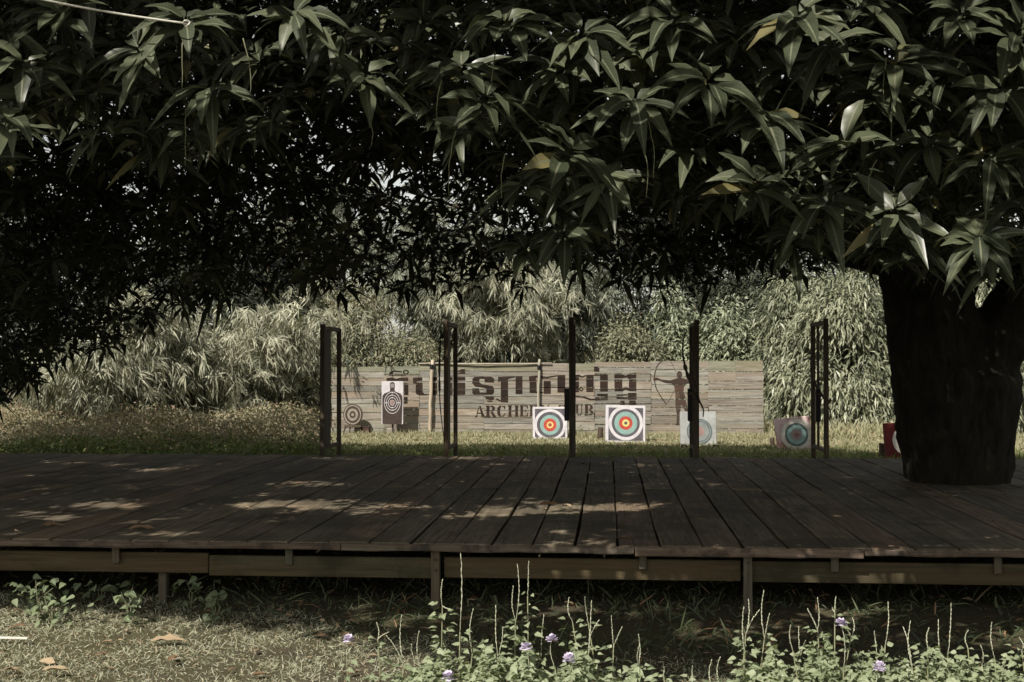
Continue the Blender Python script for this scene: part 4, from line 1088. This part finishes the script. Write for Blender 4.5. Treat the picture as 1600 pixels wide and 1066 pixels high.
c1 = grass('', '', (-10, 9), (yB-.5, 21.8), 60000, .14, .011, M['greengrass'], None, .5, clump=.3)
tag(bigmesh('green_grass', [c1], M['greengrass'], smooth=False), 'shaded green grass strip just beyond the deck', 'grass', kind='stuff')
c1 = grass('', '', (-6.5, 9), (20.5, YW-.05), 90000, .11, .012, M['rangegrass'], None, .7, clump=.35)
c2 = grass('', '', (4, 11), (21, 30), 40000, .16, .014, M['rangegrass'], None, .7, clump=.3)
c4 = grass('', '', (-5, 4.2), (YW-1.0, YW-.06), 16000, .17, .010, M['rangegrass'], None, .45, clump=.7, nseg=3)
c3 = grass('', '', (3.0, 7), (23.5, 27.5), 9000, .42, .016, M['rangegrass'], lambda x, y: (x > 3.7) | (y > 25), .45, clump=.5, nseg=3)
tag(bigmesh('range_grass', [c1, c2, c3, c4], M['rangegrass'], smooth=False), 'sunlit pale rough grass around the targets', 'grass', kind='stuff')
# weedy brush at the left of the range
def brush(n, xr, yr, hmax, L, W):
    x = rng.uniform(*xr, n); y = rng.uniform(*yr, n)
    pq = proj(np.stack([x, y, x*0], 1))[0]; k_ = pq < 505+rng.normal(0, 12, n)-25*(y > 23); x = x[k_]; y = y[k_]; n = len(x)
    hm = hmax*(.45+.55*(.5+.5*np.sin(x*1.7+np.sin(y*1.3))*np.sin(y*1.9+x*.7)))*np.clip((y-yr[0])/2.5+.35, 0, 1)
    P_ = np.stack([x, y, hm*rng.random(n)**.7+.01], 1)
    D = unit(rng.normal(0, 1, (n, 3))+np.array([0, -.2, .3])); Nn = unit(rng.normal(0, .6, (n, 3))+np.array([-.1, -.3, .9]))
    return leaves(P_, D, Nn, rng.uniform(.5, 1.3, n)*L, rng.uniform(.7, 1.3, n)*W, .2, 2, None)
tag(bigmesh('weeds', [brush(60000, (-13, -3.0), (18.5, 26.5), .75, .07, .026)], M['weedflower'], smooth=False), 'brown and pale flowering brush at the left of the range', 'weeds', kind='stuff')
tag(bigmesh('low_brush', [brush(26000, (-9.5, -3.0), (16.0, 20.5), .33, .08, .035)], M['greengrass'], smooth=False), 'low dark green shaded growth left of the leftmost rack', 'weeds', kind='stuff')

# ------------------------------------------------------------------ foreground weeds with seed spikes and lilac flowers
def heart_leaves(P_, D, L, mat, name, parent, loc):
    n = len(P_); Nn = unit(rng.normal(0, .35, (n, 3))+np.array([-.2, -.35, 1.0]))
    c_ = leaves(P_, D, Nn, L, L*.72, .35, 5, .22, .05, prof=.55, base=.25)
    return bigmesh(name, [c_], mat, parent, loc)
def weed(px, toppy, depth, label, flower=0, nleaf=14, spikes=1, sp=.25):
    top = AT(px, toppy, depth); base = np.array([top[0]+random.uniform(-.04,.04), top[1]+random.uniform(-.05,.05), 0]); H = top[2]
    t = empty('flowering_weed' if flower else 'weed_plant', base, label, 'weed', 'tall weeds in front of the deck')
    lt = top-base
    hs = random.choice((.55, .62, .72, .8))+random.uniform(-.06, .06)
    b = MB(); mid = np.array([lt[0]*.3+random.uniform(-.02,.02), lt[1]*.3, H*hs*.5]); sp0 = np.array([lt[0]*.65, lt[1]*.65, H*hs])
    b.tube([(0,0,-.01), mid, sp0], [.004, .0032, .0025], 6)
    b.build('stem', M['stalk'], t, smooth=True)
    tops = [lt]+[lt+np.array([random.uniform(-.07,.07), random.uniform(-.05,.05), -H*random.uniform(.08,.22)]) for _ in range(spikes-1)]
    for tt_ in tops:
        b = MB(); pts = []; rr = []
        n_ = 25
        bend = np.array([random.uniform(-.014,.014), random.uniform(-.01,.01), 0])
        for i in range(n_):
            f = i/(n_-1); pts.append(sp0*(1-f)+tt_*f+bend*math.sin(f*3.1)+np.array([random.uniform(-.0015,.0015) for _ in range(3)])); rr.append((.0011+(.0028 if (i % 2 and f > .25) else .0004))*(1-.4*f))
        if flower and tt_ is tops[0]: rr = [.0016]*n_
        b.tube(pts, rr, 6); b.build('seed_spike', M['spike'], t, smooth=True)
    n = nleaf; zz = rng.uniform(.15, hs*1.02, n)*H
    an = rng.uniform(0, 6.28, n)
    D = unit(np.stack([np.cos(an), np.sin(an), rng.uniform(-.1, .5, n)], 1))
    f = zz/(H*hs)
    P_ = base+np.stack([sp0[0]*f, sp0[1]*f, zz], 1)+D*rng.uniform(.004, .05, (n, 1))
    heart_leaves(P_, D, rng.uniform(.022, .048, n), M['weed'], 'leaves', t, base)
    if flower:
        b = MB(); 
        for k_ in range(24):
            a_ = k_*2.4; el = random.uniform(-.4, 1.2); d = np.array([math.cos(a_)*math.cos(el), math.sin(a_)*math.cos(el), math.sin(el)])
            s_ = np.cross(d, (0,0,1)); s_ = s_/np.linalg.norm(s_); w_ = .012; l_ = .030
            b.add([lt+d*.003, lt+d*l_*.7+s_*w_, lt+d*l_, lt+d*l_*.7-s_*w_], [(0,1,2,3)])
        b.build('flower', M['petal'], t)
    return t
left_sp = [(545, 1000, 5.7, 1), (588, 972, 5.7, 0), (628, 960, 5.4, 0), (692, 905, 5.5, 0), (720, 864, 5.45, 0), (808, 881, 5.5, 0), (826, 876, 5.5, 0), (862, 1000, 5.5, 1), (822, 1012, 5.3, 1), (889, 1030, 5.2, 1),
           (890, 933, 5.5, 0), (914, 932, 5.6, 0), (924, 938, 5.4, 0), (955, 962, 5.5, 0), (997, 990, 5.4, 0), (775, 945, 5.5, 0), (740, 950, 5.5, 0), (655, 985, 5.6, 0), (700, 1058, 5.1, 1), (850, 960, 5.6, 0), (1037, 1042, 5.3, 0)]
right_sp = [(1082, 1040, 5.3, 0), (1113, 1030, 5.3, 0), (1126, 1026, 5.3, 0), (1162, 948, 5.4, 0), (1169, 936, 5.5, 0), (1194, 922, 5.5, 0), (1236, 976, 5.4, 0), (1248, 978, 5.5, 0), (1277, 933, 5.4, 0), (1306, 932, 5.5, 0), (1314, 975, 5.4, 1),
            (1332, 965, 5.6, 0), (1366, 985, 5.4, 0), (1387, 940, 5.4, 0), (1423, 970, 5.5, 0), (1374, 1043, 5.2, 1), (1452, 980, 5.4, 0), (1466, 968, 5.5, 0), (1486, 942, 5.4, 0), (1513, 985, 5.4, 0), (1532, 1008, 5.3, 0), (1550, 971, 5.5, 0), (1592, 996, 5.3, 0)]
def nth(i, n):
    names = ['first', 'second', 'third', 'fourth', 'fifth', 'sixth', 'seventh', 'eighth', 'ninth', 'tenth', 'eleventh', 'twelfth', 'thirteenth', 'fourteenth', 'fifteenth', 'sixteenth', 'seventeenth', 'eighteenth', 'nineteenth', 'twentieth', 'twenty-first', 'twenty-second', 'twenty-third']
    return names[i]
for lst, where in ((left_sp, 'left weed patch'), (right_sp, 'right weed patch')):
    pl = sorted([q for q in lst if not q[3]]); fl = sorted([q for q in lst if q[3]])
    for i, (px, ty, d_, f_) in enumerate(pl):
        hgt = 'tall' if ty < 945 else 'shorter'
        weed(px, ty, d_, f'{hgt} seed-spike weed, {nth(i, len(pl))} from the left in the {where}', 0, random.randint(20, 40), random.choice((1, 1, 2, 2)))
    for i, (px, ty, d_, f_) in enumerate(fl):
        weed(px, ty, d_, f'weed with a lilac flower head, {nth(i, len(fl))} from the left in the {where}', 1, random.randint(8, 14), 1)
# leafy mat below them
def mat_leaves(blobs, name, label):
    ch = []
    for (px, topy, depth, wpx, n) in blobs:
        n = int(n*2.3); topy += 8
        Hm = max(CAMH-(topy-560)/F*depth, .06)
        a = rng.uniform(-1, 1, n); dd = rng.uniform(-1, 1, n)
        hmax = Hm*(1-.75*a*a)*(.66+.22*np.sin(a*7+px)+.22*np.sin(a*23+px*1.7))*(1-.3*dd*dd)
        c0 = AT(px, 560, depth)
        P_ = np.stack([c0[0]+a*wpx/2/F*depth+rt[1]*0, c0[1]+dd*.28, hmax*rng.random(n)**.55], 1)
        an = rng.uniform(0, 6.28, n); D = unit(np.stack([np.cos(an), np.sin(an), rng.uniform(-.3, .5, n)], 1))
        Nn = unit(rng.normal(0, .4, (n, 3))+np.array([-.2, -.4, 1.0]))
        L_ = rng.uniform(.015, .046, n)
        ch.append(leaves(P_, D, Nn, L_, L_*.72, .35, 4, .22, .05, prof=.55, base=.25))
    tag(bigmesh(name, ch, M['weed']), label, 'weeds', kind='stuff')
mat_leaves([(680, 1000, 5.45, 130, 750), (790, 985, 5.4, 170, 1100), (900, 1000, 5.4, 150, 900), (980, 1030, 5.3, 100, 350), (640, 1035, 5.3, 120, 350)], 'weed_patch', 'pale green leafy weed mat in front of the deck centre')
mat_leaves([(1200, 1005, 5.4, 110, 550), (1290, 985, 5.4, 150, 900), (1380, 1005, 5.4, 150, 800), (1480, 1000, 5.4, 150, 800), (1580, 1015, 5.4, 120, 500), (1090, 1052, 5.2, 110, 250)], 'weed_patch', 'pale green leafy weed mat in front of the deck at right')
# climbing weeds against the deck at left
def sprout(px, topy, depth, n, label, wpx=40, L=.06):
    c0 = AT(px, 560, depth); H = CAMH-(topy-560)/F*depth; base = np.array([c0[0], c0[1], 0])
    t = empty('leafy_sprout', base, label, 'weed', 'leafy sprouts beside the deck')
    b = MB()
    for i in range(3): b.tube([(0,0,0), (random.uniform(-.03,.03), 0, H*.5), (random.uniform(-.08,.08), random.uniform(-.05,.05), H*random.uniform(.7,.95))], [.004,.003,.002], 5)
    b.build('stem', M['stalk'], t)
    x = rng.normal(0, wpx/2.6/F*depth, n); P_ = np.stack([c0[0]+x, c0[1]+rng.normal(0, .06, n), H*rng.random(n)**.8], 1)
    an = rng.uniform(0, 6.28, n); D = unit(np.stack([np.cos(an), np.sin(an), rng.uniform(-.4, .3, n)], 1))
    heart_leaves(P_, D, rng.uniform(.6, 1.2, n)*L, M['shadeweed'], 'leaves', t, base)
M['shadeweed'] = leafmat('sprout_leaf', (.07,.10,.05), (.13,.17,.085), (.22,.26,.15), (.24,.28,.17), .5, .4, .15, var=.4)
sprout(62, 903, 7.45, 60, 'bushy sprout beside the deck beam at far left', 55, .055)
sprout(85, 930, 7.3, 40, 'pale lower sprout spilling onto the lit grass at far left', 60, .05)
sprout(205, 918, 7.3, 26, 'small upright sprout just left of the first deck post', 26)
sprout(300, 905, 7.8, 40, 'dark sprout under the beam right of the first deck post', 60)
sprout(338, 925, 7.4, 30, 'slim sprout standing in the shaded grass right of the first deck post', 30)
sprout(160, 910, 8.0, 30, 'dim sprout behind the beam between far left and first deck post', 70, .07)

sprout(1153, 622, YW-.12, 22, 'small dark sprig climbing the planks near the right end of the wall', 16, .06)
sprout(1000, 655, YW-.15, 14, 'tiny sprig on the wall right of the streaked square target', 12, .05)
sprout(735, 668, YW-.15, 22, 'low sprig at the wall foot right of the second rack', 22, .06)
sprout(905, 664, YW-.2, 26, 'small weed at the wall foot right of the middle rack', 26, .06)
# ------------------------------------------------------------------ fallen leaves and litter
def fallen(px, py, h, L, label, rz=None):
    c = G(px, py, h); a_ = random.uniform(0, 6.28) if rz is None else rz
    D = np.array([[math.cos(a_), math.sin(a_), .12]]); Nn = np.array([[0., 0., 1.]])+rng.normal(0, .2, (1, 3))
    V_, Q_, A_ = leaves(np.array([c+np.array([0, 0, .006])]), unit(D), unit(Nn), L, L*.3, .12, 6, .6, .15)
    A_[:, 2] = random.random()
    o = bigmesh('fallen_leaf', [(V_, Q_, A_)], M['dead'], None, c)
    tag(o, label, 'leaf', 'fallen dry leaves')
fallen(62, 824, HD, .16, 'yellowish curled dry leaf near the left front edge of the deck', .3)
fallen(82, 820, HD, .13, 'second curled dry leaf right beside the leftmost one on the deck', 2.0)
fallen(200, 829, HD, .20, 'flat brown dry leaf on the deck front edge, left', .1)
fallen(840, 790, HD, .17, 'pale curled leaf lying in the sunlit patch on the deck centre', .2)
fallen(960, 843, HD, .13, 'small pale leaf at the deck front edge right of centre', .0)
fallen(590, 742, HD, .13, 'dark dry leaf on the far boards behind the first sun patch', .5)
fallen(235, 1004, 0.02, .20, 'large brown leaf on the lit grass border, left', .1)
fallen(262, 1035, 0.03, .12, 'small dark brown leaf standing in the dry grass', 1.3)
fallen(65, 1050, 0.03, .14, 'pale leaf in the dry grass near the bottom left corner', .2)
fallen(308, 960, 0.03, .14, 'orange-brown leaf in shade right of the first deck post', .1)
c = G(2, 998, .03)
b = MB(); b.box((-.14, -.012, 0), (.15, .012, .01), bev=.002); o = b.build('wood_strip', M['rope'], loc=c, rot=(0, 0, -.03)); tag(o, 'pale flat strip lying on the grass at the left edge', 'strip')
c = PY(181, 868, yF+.045)
b = MB(); b.add([(-.012,0,.02), (.004,0,.022), (.028,-.01,-.03), (-.016,-.012,-.035), (-.012,.0035,.02), (.004,.0035,.022), (.028,-.0065,-.03), (-.016,-.0085,-.035)], [(0,3,2,1),(4,5,6,7),(0,1,5,4),(1,2,6,5),(2,3,7,6),(3,0,4,7)])
o = b.build('paper_tag', M['paper'], loc=c); tag(o, 'small torn white paper tag hanging on the deck beam at left', 'tag')
for i, (px, py) in enumerate(((50, 980), (110, 985), (250, 965))):
    pass
def litter(n, xr, yr, z, Lr):
    P_ = np.stack([rng.uniform(*xr, n), rng.uniform(*yr, n), np.full(n, z)], 1); an = rng.uniform(0, 6.28, n)
    D = unit(np.stack([np.cos(an), np.sin(an), rng.uniform(-.05, .3, n)], 1)); L_ = rng.uniform(*Lr, n)
    return leaves(P_, D, unit(rng.normal(0, .3, (n, 3))+np.array([0, 0, 1.])), L_, L_*rng.uniform(.18, .42, n), .15, 4, .5, .15)
tag(bigmesh('leaf_litter', [litter(420, (-4.6, 4.2), (5.3, 9.0), .02, (.03, .10)), litter(130, (-7, 6), (yF, yB-.1), HD+.012, (.02, .09)), litter(200, (-6, 9), (yB+.5, YW-.3), .05, (.05, .14))], M['dead']), 'small dry leaf bits scattered over ground and boards', 'litter', kind='stuff')
print('objects', len(bpy.data.objects), 'polys', sum(len(m_.polygons) for m_ in bpy.data.meshes))
